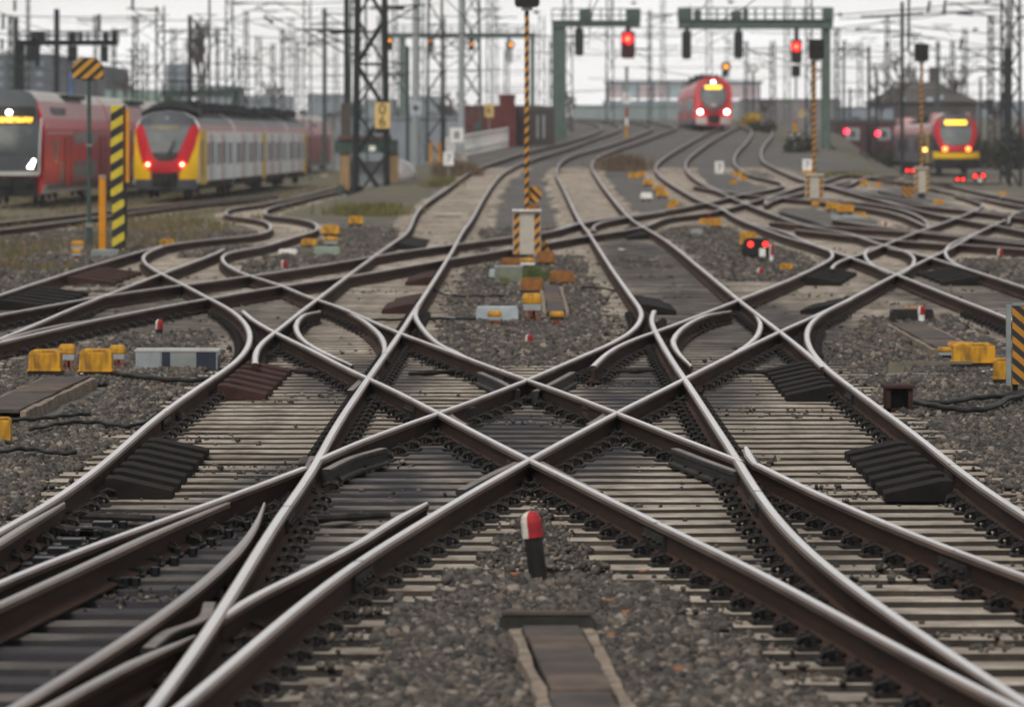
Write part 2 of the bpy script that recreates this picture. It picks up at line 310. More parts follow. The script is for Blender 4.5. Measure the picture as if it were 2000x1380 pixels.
track('crossover track from the bottom left corner through the centre diamond to the upper right', [
 (r, [(-650, 1410)] + q(7, (-500, 940), (0, 690), (500, 500), (1000, 330), (1200, 258), (1390, 187), (1640, 88))), (c, q(7, (1640, 88), (1668, 45), (1690, -5))),
 (b, q(7, (1235, 250), (1000, 350), (600, 540), (300, 680), (0, 810), (-300, 950))),
 (r, q(5, (45, 1238), (90, 1205), (400, 1085), (735, 970), (1190, 800), (1440, 690), (1700, 575), (1785, 505), (1808, 440), (1760, 370), (1640, 200), (1510, 0)) + q(2, (1470, 1190), (1380, 1010), (1345, 940), (1360, 880), (1420, 842), (1600, 790), (1750, 740), (1840, 705), (1862, 690), (1840, 675), (1700, 652), (1500, 640))),
 (r, [(120, 1560)] + q(7, (960, 1390), (1200, 1185), (1500, 915), (1932, 575)) + q(8, (400, 430), (700, 240), (900, 130), (1050, 48)) + q(5, (1230, 1210), (1400, 1120), (1650, 985)) + q(6, (0, 848), (100, 795), (150, 770), (600, 548), (820, 450), (1000, 363), (1240, 235), (1420, 147), (1560, 80), (1680, 10)) + q(3, (1832, 1182))),
 (w, q(7, (1190, 880), (1280, 830), (1400, 762), (1600, 662), (1932, 490)) + q(8, (250, 420), (505, 262))),
 (c, q(8, (1000, 25), (850, 92), (690, 172))), (c, q(8, (1110, 22), (1300, 120), (1430, 182))),
 (c, q(5, (100, 1252), (230, 1190), (410, 1138))),
 (c, q(5, (1230, 838), (1330, 790), (1430, 737))),
 (c, q(5, (850, 1015), (770, 965), (760, 945), (890, 920))), (c, q(5, (1520, 1015), (1600, 965), (1615, 945), (1500, 915))),
])
track('crossover track from the upper left through the centre diamond to the bottom right corner', [
 (r, q(4, (1310, 432), (1350, 472), (1480, 545), (1700, 650), (1920, 768)) + q(5, (330, 790), (700, 975), (1150, 1210)) + q(8, (1060, 45), (1400, 210), (1932, 478)) + q(9, (350, 560), (600, 690), (1000, 920), (1500, 1190), (1850, 1360), (2300, 1580))),
 (r, q(6, (410, 1242), (200, 1163), (0, 1082)) + q(5, (1690, 987), (1640, 972), (1540, 925), (1190, 803), (930, 710), (700, 622), (490, 548), (270, 450), (80, 375)) + q(4, (1700, 372), (1510, 290), (1340, 240), (1230, 190), (1195, 155), (1204, 126)) + q(1, (1400, 1330), (1600, 1270), (1715, 1232), (1700, 1200), (1600, 1175), (1430, 1150), (1430, 1132), (1600, 1080), (1800, 1035), (1950, 1000))),
 (w, q(6, (432, 1150), (452, 1210), (490, 1255))), (r, q(6, (490, 1255), (600, 1310)) + q(9, (700, 180), (1000, 310), (1500, 520), (1932, 672), (2600, 900))),
 (c, q(6, (50, 1140), (250, 1215), (392, 1264))), (c, q(5, (930, 738), (1030, 780), (1130, 832))),
])
track('right main track between the right outer rail and the central diamond, bending left uphill', [
 (r, q(9, (2500, 1720), (1932, 1340), (1700, 1200), (1300, 930), (1000, 730), (800, 570), (600, 370), (500, 230)) + q(6, (400, 1250), (250, 1020), (100, 790), (50, 720), (0, 640)) + q(5, (1880, 545), (1848, 480), (1870, 430))),
 (r, q(6, (850, 735), (790, 680), (615, 540), (400, 375), (200, 210), (0, 50)) + q(2, (1750, 1180), (1640, 1060), (1560, 950), (1532, 890), (1560, 850), (1650, 810), (1800, 760), (1900, 722), (1985, 690), (1950, 675), (1850, 655), (1700, 640))),
])
track('outer right rail line with ribbed guard blocks along its inner side', [
 (r, q(9, (2700, 820), (1932, 340), (1600, 120), (1470, 5)) + q(6, (1300, 1060), (960, 810), (850, 725), (780, 640), (755, 570), (770, 510), (830, 450), (1000, 366))),
])
track('pair of lens shaped slip rails on the left of the crossing around pale sleepers', [
 (w, q(4, (1725, 425), (1630, 455), (1595, 510), (1620, 570), (1720, 640), (1900, 715))),
 (w, q(5, (220, 430), (330, 500), (400, 570), (418, 630), (398, 690))),
])
track('pair of lens shaped slip rails on the right of the crossing around dark sleepers', [
 (w, q(6, (350, 425), (200, 460), (80, 530), (40, 590), (60, 640), (140, 720))),
 (w, q(6, (480, 440), (510, 490), (500, 550), (430, 620), (330, 672))),
])
track('curved loop rails left of the centre ballast patch joining the left main track', [
 (w, q(5, (930, 706), (800, 650), (700, 600), (620, 520), (582, 450), (600, 400), (640, 335))),
])
track('track carrying the approaching red train down to the right side of the yard', [
 (r, q(5, (1540, 730), (1600, 665), (1700, 602), (1870, 546)) + q(6, (30, 512), (385, 375), (690, 253), (860, 170), (905, 138), (890, 105)) + q(3, (800, 1318), (650, 1275), (500, 1220), (370, 1165), (300, 1120), (180, 1075), (80, 1020), (0, 970)) + q(2, (1890, 935), (1876, 900), (1925, 850)) + q(3, (100, 785), (200, 730), (290, 690))),
 (r, [(2625, 762)] + q(6, (2000, 325), (1700, 228), (1430, 145), (1170, 75), (960, 5)) + q(3, (800, 1225), (600, 1160), (430, 1095), (300, 1035), (170, 970), (112, 915), (112, 870), (190, 800), (315, 722), (390, 682))),
 (r, [(2700, 930)] + q(6, (2050, 555), (1932, 505), (1850, 470), (1500, 335), (1240, 232), (990, 140), (800, 75), (640, 5)) + q(3, (480, 1205))),
])
track('diamond rails in front of the dwarf signal on the right', [
 (r, q(6, (895, 205), (905, 180), (990, 143), (1060, 124), (1180, 75), (1370, 0)) + q(3, (1420, 1225), (1600, 1160), (1700, 1115), (1712, 1100), (1560, 1050))),
 (w, q(6, (1190, 80), (1090, 92), (1065, 130), (1110, 180), (1210, 225))), (w, q(6, (1200, 90), (1320, 120), (1350, 155), (1320, 200), (1250, 235))),
 (w, q(6, (1700, 228), (1540, 165), (1500, 120), (1520, 80), (1600, 40), (1690, 8))),
])
track('long slanting track crossing the yard from the left edge to the right embankment', [
 (r, [(-500, 704)] + q(4, (-100, 470), (0, 452), (560, 350), (1000, 290), (1110, 275), (1500, 220), (1932, 152)) + q(5, (420, 125), (800, 72), (1100, 32)) + q(2, (1340, 1240), (1470, 1200), (1700, 1165), (1932, 1132)) + q(3, (200, 1095), (440, 1040), (600, 1010), (640, 992), (600, 975), (430, 930), (370, 880), (378, 830), (440, 760), (465, 715), (440, 690), (380, 672))),
 (r, [(-500, 790)] + q(4, (-100, 625), (0, 600), (600, 462), (1120, 365), (1500, 300), (1932, 237)) + q(5, (700, 162), (1100, 97), (1500, 28)) + q(2, (1823, 1218), (1932, 1170)) + q(3, (200, 1150), (430, 1095), (700, 1010), (760, 985))),
 (c, q(4, (60, 525), (200, 478), (340, 428))), (b, q(4, (620, 452), (400, 490), (150, 535), (0, 590))),
 (w, q(2, (1470, 1190), (1400, 1215), (1330, 1236))), (w, q(2, (1930, 1134), (1700, 1172), (1570, 1200), (1530, 1222), (1560, 1240))),
])
track('curving track on the far left beside the mossy ground', [
 (r, [(-500, 755)] + q(4, (-60, 365), (0, 345), (400, 215), (760, 110), (870, 82), (1000, 60), (1450, 2)) + q(1, (1462, 1222), (1440, 1195), (1330, 1172), (1215, 1152), (1225, 1132), (1400, 1100), (1600, 1060), (1800, 1010), (1950, 980))),
 (r, [(-500, 848)] + q(4, (-80, 610), (0, 580), (130, 530), (380, 420), (560, 350), (870, 230), (1170, 118), (1206, 98))),
])
track('track under the yellow and red train at the left', [
 (r, q(1, (-80, 1203), (0, 1195), (480, 1145), (950, 1098), (1500, 1045))), (r, q(1, (-80, 1242), (0, 1235), (500, 1172), (1000, 1108), (1500, 1060))),
])
track('farthest embankment track to the right of the approaching red train', [
 (r, q(3, (1990, 1255), (1932, 1242), (1400, 1140), (1100, 1060), (870, 1000), (750, 970), (600, 910), (520, 860), (520, 800), (578, 720), (560, 680), (480, 665), (380, 658))),
])
track('lower right siding running almost straight across the right edge', [
 (r, q(3, (1990, 1318), (1932, 1310), (1300, 1245), (800, 1215), (560, 1195))), (r, q(3, (1990, 1300), (1550, 1258), (1200, 1225), (900, 1180))),
])
track('siding leading to the yellow nosed train on the right', [
 (r, q(3, (1990, 1120), (1932, 1110), (1500, 1030), (1100, 950), (960, 940), (870, 968), (700, 1010))), (r, q(3, (1990, 1090), (1932, 1080), (1650, 1025), (1400, 965), (1200, 948), (1080, 955), (960, 1000), (880, 1000))),
 (r, q(3, (540, 1100), (560, 1085), (640, 1060), (760, 1030), (860, 1000), (1000, 970))),
 (w, q(3, (1420, 1225), (1410, 1190), (1300, 1135), (1100, 1095), (900, 1080))), (w, q(3, (1850, 1200), (1850, 1170), (1880, 1145), (1990, 1120))),
])

# cast spacer blocks where rails meet, bolted under the heads
for px_, py_, w_, l_ in ((1031, 905, .30, .5), (860, 812, .28, .6), (1196, 810, .28, .6), (1031, 752, .26, .5), (716, 742, .22, .6), (1341, 742, .22, .6), (613, 905, .20, .7), (1456, 905, .20, .7), (405, 588, .2, .8), (622, 590, .2, .8), (780, 655, .2, .7), (1524, 650, .2, .7)):
    p = gp(px_, py_, -.1); mb = MB(); mb.box((0, 0, -.02), (w_, l_, .10)); mb.box((0, -.1, -.07), (w_*1.25, .12, .05))
    for sx in (-1, 1): mb.tube([(sx*w_*.3, -l_/2-.02, -.02), (sx*w_*.3, -l_/2+.02, -.02)], .022, 6)
    o = mb.build('spacer_block', DARKSTEEL, loc=p, bevel=.01); tag(o, 'dark cast spacer block bolted where crossing rails meet', 'spacer block', 'spacer blocks in the crossing')
# ------------------------------------------------------------------ sleepers and fastenings
def rails_at(Y):
    out = []
    for k, P in enumerate(RAILS):
        ys = P[:, 1]
        if Y < ys.min() or Y > ys.max(): continue
        s = np.where((ys[:-1]-Y)*(ys[1:]-Y) <= 0)[0]
        for i in s:
            dy = ys[i+1]-ys[i]
            if abs(dy) < 1e-6: continue
            t = (Y-ys[i])/dy; x = P[i, 0]+t*(P[i+1, 0]-P[i, 0]); ang = math.atan2(P[i+1, 0]-P[i, 0], dy) if dy > 0 else math.atan2(P[i, 0]-P[i+1, 0], -dy)
            out.append((x, ang)); 
    return sorted(out)
track('fan of dark slanting rails between the right striped poles and the red lamp dwarf signal', [
 (r, q(3, (1990, 1182), (1700, 1142), (1450, 1106), (1150, 1052), (900, 1002), (780, 985))),
 (r, q(3, (1990, 1160), (1500, 1118), (1200, 1084), (1000, 1032), (870, 1000))),
 (r, q(3, (1420, 1222), (1250, 1152), (1000, 1106), (760, 1076), (560, 1060), (350, 1036), (150, 1000))),
 (r, q(3, (1990, 1345), (1700, 1322), (1300, 1300), (950, 1262), (700, 1236))),
 (w, q(3, (540, 1098), (530, 1080), (570, 1062), (700, 1045))), (c, q(3, (620, 1130), (800, 1180), (900, 1215))), (c, q(3, (1150, 1020), (1350, 1070), (1500, 1110))),
])
# bolted joints in the near rails
for k, Y in ((0, 27.7), (0, 47.5), (2, 37.3), (5, 24.1), (5, 57), (6, 26.5), (6, 39.1), (7, 44), (8, 24.7), (9, 28.9), (11, 31.3), (11, 41), (16, 62), (17, 64), (10, 66)):
    P = RAILS[k]; j = np.argsort(P[:, 1]); x = float(np.interp(Y, P[j, 1], P[j, 0])); x2 = float(np.interp(Y+.4, P[j, 1], P[j, 0])); t = RAIL_OF[k]; mb = MB()
    for sx in (-1, 1):
        mb.box((sx*.022, 0, -.095), (.024, .66, .085))
        for q_ in (-.24, -.09, .09, .24): mb.tube([(sx*.03, q_, -.095), (sx*.058, q_, -.095)], .017, 6)
    mb.box((0, 0, .0022), (.07, .008, .002)); mb.build('fishplate', DARKSTEEL, t, loc=Vector((x, Y, float(zr(x, Y))))-Vector(t.location), rz=-math.atan2(x2-x, .4))
ROW0, PITCH = 16.8, 0.6
def fastening_mesh():
    mb = MB(); mb.box((0, 0, .008), (.36, .17, .016)); 
    for s in (-1, 1):
        mb.box((s*.092, 0, .03), (.03, .12, .035)); mb.tube([(s*.118, 0, .01), (s*.118, 0, .10)], .013, 6); mb.tube([(s*.118, 0, .062), (s*.118, 0, .082)], .026, 6)
        for t in (-1, 1):
            mb.tube([(s*.06, t*.03, .045), (s*.075, t*.062, .055), (s*.115, t*.068, .075), (s*.155, t*.045, .06), (s*.165, t*.015, .035), (s*.15, 0, .03)], .0115, 6)
    o = mb.build('fastening', DARKSTEEL); me = o.data; bpy.data.objects.remove(o); return me
FAST = fastening_mesh()
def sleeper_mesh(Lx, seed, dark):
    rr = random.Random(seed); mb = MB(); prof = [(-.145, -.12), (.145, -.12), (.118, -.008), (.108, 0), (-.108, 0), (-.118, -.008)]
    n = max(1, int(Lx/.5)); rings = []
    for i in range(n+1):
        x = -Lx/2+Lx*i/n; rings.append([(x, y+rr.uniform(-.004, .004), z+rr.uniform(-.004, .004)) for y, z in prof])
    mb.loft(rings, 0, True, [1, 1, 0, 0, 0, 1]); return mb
SLEEPER_ROWS = {}; n_ind = 0; far = MB(); fard = 0
for k in range(0, 330):
    Y = ROW0+k*PITCH
    R = rails_at(Y); iv = []
    for x, a in R:
        e = .43+.12*random.uniform(-1, 1)
        if iv and x-e-iv[-1][1] < .9: iv[-1][1] = max(iv[-1][1], x+e); iv[-1][2].append((x, a))
        else: iv.append([x-e, x+e, [(x, a)]])
    if Y < 26: # beside the frame's bottom corners the long switch sleepers run on past the edge
        if iv: iv[0][0] = min(iv[0][0], -.118*Y-.9); iv[-1][1] = max(iv[-1][1], .118*Y+.9)
    SLEEPER_ROWS[k] = [(a0, b0) for a0, b0, _ in iv]
    for a0, b0, rr in iv:
        cx, Lx = (a0+b0)/2, b0-a0; z = gz(cx, Y, -.192); lim = .118*Y+1
        if a0 > lim+2 or b0 < -lim-2: continue
        if n_ind < 285 and Y < 95:
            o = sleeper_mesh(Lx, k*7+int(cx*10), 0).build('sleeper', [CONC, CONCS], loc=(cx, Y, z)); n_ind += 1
            tag(o, 'concrete sleeper lying in ballast across under the rails', 'sleeper', 'concrete sleepers under the tracks')
            if Y < 62:
                last = -99
                for x, a in rr:
                    if abs(x) > lim or x-last < .14: continue
                    last = x
                    fo = bpy.data.objects.new('fastening', FAST); COL.objects.link(fo); fo.parent = o; fo.location = (x-cx, 0, .002); fo.rotation_euler.z = -a
        else:
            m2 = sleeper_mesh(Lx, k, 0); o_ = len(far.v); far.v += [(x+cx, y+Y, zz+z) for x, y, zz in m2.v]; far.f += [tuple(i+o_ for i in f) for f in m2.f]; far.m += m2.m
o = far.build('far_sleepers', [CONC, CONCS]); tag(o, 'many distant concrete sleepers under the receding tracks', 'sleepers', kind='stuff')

# ------------------------------------------------------------------ ground and ballast
def sleeper_zone(X, Y, pad=0.0):
    k = np.rint((Y-ROW0)/PITCH).astype(int); res = np.zeros(X.shape, bool)
    for kk in np.unique(k):
        if kk in SLEEPER_ROWS:
            s = k == kk
            for a0, b0 in SLEEPER_ROWS[kk]: res[s] |= (X[s] > a0-pad) & (X[s] < b0+pad)
    return res
def ground():
    xs = np.concatenate([np.arange(-12, 12.01, .2)]); g = 12*1.12**np.arange(1, 46); xs = np.concatenate([-g[::-1], xs, g])
    ys = np.concatenate([np.arange(-20, 14, 4.), np.arange(14, 80, .3), 80*1.018**np.arange(0, 230)])
    X, Y = np.meshgrid(xs, ys); nzx = np.sin(X*3.1+1.7*np.sin(Y*1.3))*np.sin(Y*2.3+X)*.012
    Z = zr(X, Y); SZ = sleeper_zone(X.ravel(), Y.ravel(), .05).reshape(X.shape); fill = SZ & (Y > 72)   # far beds are filled with pale grit up to the sleeper tops
    Z = np.where(SZ, np.where(fill, Z-.204, Z-.30), Z-.222+nzx)
    Z = np.where(Y > 640, Z-(Y-640)*.004, Z)
    n = len(xs); V = np.stack([X.ravel(), Y.ravel(), Z.ravel()], 1)
    i = np.arange(len(ys)-1)[:, None]*n+np.arange(n-1)[None, :]; Fc = np.stack([i, i+1, i+n+1, i+n], -1).reshape(-1, 4)
    me = bpy.data.meshes.new('ground'); me.vertices.add(len(V)); me.vertices.foreach_set('co', V.ravel()); me.loops.add(Fc.size); me.loops.foreach_set('vertex_index', Fc.ravel().astype(np.int32))
    me.polygons.add(len(Fc)); me.polygons.foreach_set('loop_start', np.arange(0, Fc.size, 4, dtype=np.int32)); me.polygons.foreach_set('loop_total', np.full(len(Fc), 4, np.int32)); me.update(); me.validate()
    # moss and weeds: where they grow
    px = 1000+X*F/np.maximum(Y, 1); moss = np.zeros(X.shape)
    moss += ((X < -7.2) & (Y > 80) & (Y < 420))*1.0
    moss += ((X < -3.2) & (X > -8) & (Y > 128) & (Y < 260))*.7
    moss += ((X > 17) & (Y > 190))*.5
    pale = fill.astype(float)
    for nm, arr in (('moss', moss), ('pale', pale)):
        at_ = me.attributes.new(nm, 'FLOAT', 'POINT'); at_.data.foreach_set('value', np.clip(arr, 0, 1).ravel().astype(np.float32))
    m = bpy.data.materials.new('ballast_ground'); m.use_nodes = True; t = m.node_tree; b = t.nodes['Principled BSDF']; b.inputs['Roughness'].default_value = .9
    tc = N('ShaderNodeTexCoord', t)
    v1 = N('ShaderNodeTexVoronoi', t); v1.inputs['Scale'].default_value = 16; t.links.new(tc.outputs['Object'], v1.inputs['Vector'])
    n1 = N('ShaderNodeTexNoise', t); n1.inputs['Scale'].default_value = .35; n1.inputs['Detail'].default_value = 5; t.links.new(tc.outputs['Object'], n1.inputs['Vector'])
    c1 = N('ShaderNodeValToRGB', t); c1.color_ramp.elements[0].color = (.03, .028, .027, 1); c1.color_ramp.elements[1].color = (.15, .14, .128, 1)
    n5 = N('ShaderNodeTexNoise', t); n5.inputs['Scale'].default_value = .55; n5.inputs['Detail'].default_value = 10; n5.inputs['Roughness'].default_value = .75; t.links.new(tc.outputs['Object'], n5.inputs['Vector']); av = N('ShaderNodeMix', t, data_type='RGBA'); av.inputs[0].default_value = .72; t.links.new(v1.outputs['Color'], av.inputs['A']); t.links.new(n5.outputs[0], av.inputs['B']); t.links.new(av.outputs['Result'], c1.inputs[0]); c1.color_ramp.elements[0].position = .38; c1.color_ramp.elements[1].position = .64
    c2 = N('ShaderNodeValToRGB', t); c2.color_ramp.elements[0].position = .4; c2.color_ramp.elements[0].color = (.10, .075, .045, 1); c2.color_ramp.elements[1].position = .62; c2.color_ramp.elements[1].color = (.105, .105, .04, 1); t.links.new(n1.outputs[0], c2.inputs[0])
    a1 = N('ShaderNodeAttribute', t, attribute_name='moss'); a2 = N('ShaderNodeAttribute', t, attribute_name='pale')
    mm = N('ShaderNodeMath', t, operation='MULTIPLY'); t.links.new(a1.outputs['Fac'], mm.inputs[0])
    rr2 = N('ShaderNodeValToRGB', t); rr2.color_ramp.elements[0].position = .38; rr2.color_ramp.elements[1].position = .55; t.links.new(n1.outputs[0], rr2.inputs[0]); 
    mxv = N('ShaderNodeMath', t, operation='MAXIMUM'); mxv.inputs[1].default_value = .55; t.links.new(rr2.outputs[0], mxv.inputs[0]); t.links.new(mxv.outputs[0], mm.inputs[1])
    mp_ = N('ShaderNodeMix', t, data_type='RGBA'); t.links.new(a2.outputs['Fac'], mp_.inputs[0]); t.links.new(c1.outputs[0], mp_.inputs['A']); 
    pl = N('ShaderNodeMix', t, data_type='RGBA', blend_type='MULTIPLY'); pl.inputs[0].default_value = .6; pl.inputs['A'].default_value = (.50, .43, .335, 1); t.links.new(v1.outputs['Color'], pl.inputs['B'])
    hsn = N('ShaderNodeHueSaturation', t); hsn.inputs['Saturation'].default_value = .15; t.links.new(v1.outputs['Color'], hsn.inputs['Color']); t.links.new(hsn.outputs[0], pl.inputs['B'])
    t.links.new(pl.outputs['Result'], mp_.inputs['B'])
    mx_ = N('ShaderNodeMix', t, data_type='RGBA'); t.links.new(mm.outputs[0], mx_.inputs[0]); t.links.new(mp_.outputs['Result'], mx_.inputs['A']); t.links.new(c2.outputs[0], mx_.inputs['B'])
    t.links.new(mx_.outputs['Result'], b.inputs['Base Color'])
    bp = N('ShaderNodeBump', t); bp.inputs['Strength'].default_value = .9; bp.inputs['Distance'].default_value = .04; t.links.new(v1.outputs['Distance'], bp.inputs['Height']); t.links.new(bp.outputs[0], b.inputs['Normal'])
    me.materials.append(m); o = bpy.data.objects.new('ground', me); COL.objects.link(o); tag(o, kind='structure')
ground()

KEEP_CLEAR = []   # cable troughs: no stones on their covers
for (x0, y0), (x1, y1), hw_ in (((1077, 1232), (1160, 1420), .2), ((150, 737), (-10, 815), .4), ((1772, 634), (1868, 684), .25), ((1076, 560), (1086, 612), .17)):
    a_, b_ = gp(x0, y0, -.13), gp(x1, y1, -.13); KEEP_CLEAR.append((a_.x, a_.y, b_.x, b_.y, hw_))
def stones():
    bmi = bmesh.new(); bmesh.ops.create_icosphere(bmi, subdivisions=1, radius=1.1); base = np.array([v.co[:] for v in bmi.verts]); tris = np.array([[v.index for v in f.verts] for f in bmi.faces]); bmi.free(); nb = len(base)
    PX, PY, PS, PZ = [], [], [], []
    for y0, y1, dens, s0, s1 in ((16.5, 24, 1500, .012, .033), (24, 34, 1150, .012, .032), (34, 50, 640, .015, .035), (50, 75, 190, .024, .046), (75, 120, 60, .028, .055)):
        hw = .118*y1+3.2; n = int(dens*2*hw*(y1-y0)); X = RNG.uniform(-hw, hw, n); Y = RNG.uniform(y0, y1, n)
        keep = (np.abs(X) < .118*Y+3); X, Y = X[keep], Y[keep]
        free = np.ones(len(X), bool)
        for (ax, ay, bx, by, hw_) in KEEP_CLEAR:
            dx, dy = bx-ax, by-ay; tt = ((X-ax)*dx+(Y-ay)*dy)/(dx*dx+dy*dy); dist = np.abs((X-ax)*dy-(Y-ay)*dx)/math.hypot(dx, dy); free &= ~((tt > 0) & (tt < 1) & (dist < hw_))
        X, Y = X[free], Y[free]
        inz = sleeper_zone(X, Y, -.04)
        cl = np.sin(X*1.9+Y*.7)+np.sin(X*.8-Y*1.3+2)+np.sin(Y*2.1+1.2*np.sin(X*2.3))
        pk = np.where(cl > 1.45, .22, np.where(cl > .9, .05, .006)); frac = np.abs(((Y-ROW0)/PITCH)-np.rint((Y-ROW0)/PITCH))*PITCH
        core = sleeper_zone(X, Y, -.32); heap = (Y > 23.5) & (Y < 29.6) & (np.abs(X-.16-.05*np.sin(Y*5)) < (29.5-Y)*.085+.04)
        spill = (inz & ~core & (RNG.random(len(X)) < .04+.20*(np.sin(X*3.7+Y*2.9)*np.sin(Y*1.9) > .2))) | (inz & heap & (RNG.random(len(X)) < .7))
        keepz = ~inz | spill | (RNG.random(len(X)) < np.where(frac > .14, pk*3.0, pk*.5))
        X, Y, inz, frac, heap_ = X[keepz], Y[keepz], inz[keepz], frac[keepz], heap[keepz]
        S = RNG.uniform(s0, s1, len(X))*np.where(inz, .62, 1)
        heap = np.sin(X*2.3+Y)*np.sin(Y*1.7-X*.6)*.02
        Z = zr(X, Y)+np.where(inz, np.where(heap_, -.186+RNG.uniform(-.01, .02, len(X)), np.where(frac > .14, -.255, -.186)), -.212+heap+RNG.uniform(-.012, .024, len(X)))
        PX.append(X); PY.append(Y); PS.append(S); PZ.append(Z)
    X, Y, S, Z = map(np.concatenate, (PX, PY, PS, PZ)); n = len(X)
    sq = RNG.uniform(.62, 1.5, (n, 1, 3))*np.array([1, 1, .8]); jit = RNG.uniform(-.42, .42, (n, nb, 3))
    V = (base[None]*(1+jit))*sq*S[:, None, None]
    a = RNG.uniform(0, 6.283, (3, n)); 
    def rot(V, a, i, j):
        c_, s_ = np.cos(a)[:, None], np.sin(a)[:, None]; vi, vj = V[:, :, i].copy(), V[:, :, j].copy(); V[:, :, i] = c_*vi-s_*vj; V[:, :, j] = s_*vi+c_*vj
    rot(V, a[0], 0, 1); rot(V, a[1]*.5, 1, 2); rot(V, a[2], 0, 1)
    V += np.stack([X, Y, Z], 1)[:, None, :]
    T = (tris[None]+nb*np.arange(n)[:, None, None]).reshape(-1, 3)
    me = bpy.data.meshes.new('ballast_gravel'); me.vertices.add(n*nb); me.vertices.foreach_set('co', V.reshape(-1)); me.loops.add(T.size); me.loops.foreach_set('vertex_index', T.ravel().astype(np.int32))
    me.polygons.add(len(T)); me.polygons.foreach_set('loop_start', np.arange(0, T.size, 3, dtype=np.int32)); me.polygons.foreach_set('loop_total', np.full(len(T), 3, np.int32)); me.update()
    tint = np.repeat(RNG.random(n), nb).astype(np.float32); at_ = me.attributes.new('tint', 'FLOAT', 'POINT'); at_.data.foreach_set('value', tint)
    m = bpy.data.materials.new('ballast_stone'); m.use_nodes = True; t = m.node_tree; b = t.nodes['Principled BSDF']; b.inputs['Roughness'].default_value = .8
    a1 = N('ShaderNodeAttribute', t, attribute_name='tint'); r_ = N('ShaderNodeValToRGB', t); e = r_.color_ramp.elements
    e[0].color = (.022, .020, .018, 1); e[1].color = (.29, .255, .215, 1)
    for p_, c_ in ((.35, (.055, .048, .042, 1)), (.7, (.115, .101, .087, 1)), (.86, (.14, .105, .08, 1))): k_ = e.new(p_); k_.color = c_
    tc = N('ShaderNodeTexCoord', t); nz = N('ShaderNodeTexNoise', t); nz.inputs['Scale'].default_value = 60; t.links.new(tc.outputs['Object'], nz.inputs['Vector'])
    mr = N('ShaderNodeMix', t, data_type='RGBA', blend_type='MULTIPLY'); mr.inputs[0].default_value = .6
    t.links.new(a1.outputs['Fac'], r_.inputs[0]); t.links.new(r_.outputs[0], mr.inputs['A']); t.links.new(nz.outputs[0], mr.inputs['B']); t.links.new(mr.outputs['Result'], b.inputs['Base Color'])
    me.materials.append(m); o = bpy.data.objects.new('ballast_gravel', me); COL.objects.link(o); tag(o, 'grey brown crushed stone ballast between the tracks', 'gravel', kind='stuff')
    print('stones', n, 'sleepers', n_ind)
stones()
# ------------------------------------------------------------------ trackside equipment
def scale_at(p): return F/p.y
def rail_x(k, Y):
    P = RAILS[k]; j = np.argsort(P[:, 1]); return float(np.interp(Y, P[j, 1], P[j, 0]))
def guard(label, k, y1, y2, side, wid=.42, mat=None, n=7, h=.135):
    Y1, Y2 = F*(HC+.19)/(y1-H0), F*(HC+.19)/(y2-H0)
    x1, x2 = rail_x(k, Y1)+side*.10, rail_x(k, Y2)+side*.10; ang = math.atan2(x2-x1, Y2-Y1); Ln = math.hypot(x2-x1, Y2-Y1)
    t = thing('guard_ramp', label, 'guard ramp', (x1, Y1, gz(x1, Y1, -.192)), -ang, 'ribbed guard ramps beside the rails')
    mb = MB(); mb.prism([(0, 0), (side*wid*.97, 0), (side*wid*.97, h*.22), (side*wid*.15, h*.72), (0, h*.75)], .02, Ln-.02)
    mb.build('body', mat, t)
    p = Ln/n; e = .012
    for i in range(n):
        rb = MB(); rb.prism([(-side*.012, .002), (side*(wid+.03), .002), (side*(wid+.03), h*.36+e), (side*wid*.14, h+e), (-side*.012, h+e)], i*p, i*p+p*.5); rb.build('rib', mat, t, bevel=.006)
    return t
GB = M('guard_ramp_brown', (.055, .028, .023), (.028, .016, .014), scale=4, rough=.8, bump=.2, spec=.08)
GK = M('guard_ramp_black', (.019, .0165, .0155), (.010, .009, .0085), scale=4, rough=.8, bump=.2, spec=.06)
guard('big black ribbed guard ramp inside the left outer rail, nearest on the left', 2, 975, 884, 1, mat=GK, n=7)
guard('brown ribbed guard ramp inside the left outer rail by the white and navy cover', 2, 782, 727, 1, mat=GB, n=6)
guard('big black ribbed guard ramp inside the right outer rail, nearest on the right', 11, 980, 890, -1, mat=GK, n=7)
guard('black ribbed guard ramp inside the right outer rail beside the black cable box', 11, 784, 728, -1, mat=GK, n=7)
guard('dark brown guard ramp on pale slab below the yellow striped post', 18, 557, 535, 1, .75, GB, 5)
guard('dark ribbed guard ramp cut by the left edge of the picture', 18, 606, 575, 1, .75, GK, 6)
guard('small red brown guard ramp left of the main track, the farther of two', 0, 557, 538, -1, .42, GB, 1)
guard('small red brown guard ramp left of the main track, the nearer of two', 0, 613, 585, -1, .42, GB, 1)
guard('black guard ramp right of the curved rail by the centre ballast patch', 4, 614, 588, 1, .45, GK, 1)
guard('black guard ramp lying left of the curved rail on the dark right slabs', 5, 614, 590, -1, .5, GK, 1)
guard('black guard ramp below the rail just behind the dwarf signal with red lamps', 12, 557, 536, 1, .55, GK, 5)
guard('black guard ramp at the far right on a pale slab under the curved siding', 13, 557, 537, -1, .6, GK, 5)
guard('dark flat guard ramp between left main rails beyond the slanting track', 1, 488, 470, 1, .5, GK, 1)
guard('dark flat guard ramp between right main rails beyond the slanting track', 10, 468, 450, -1, .5, GK, 1)

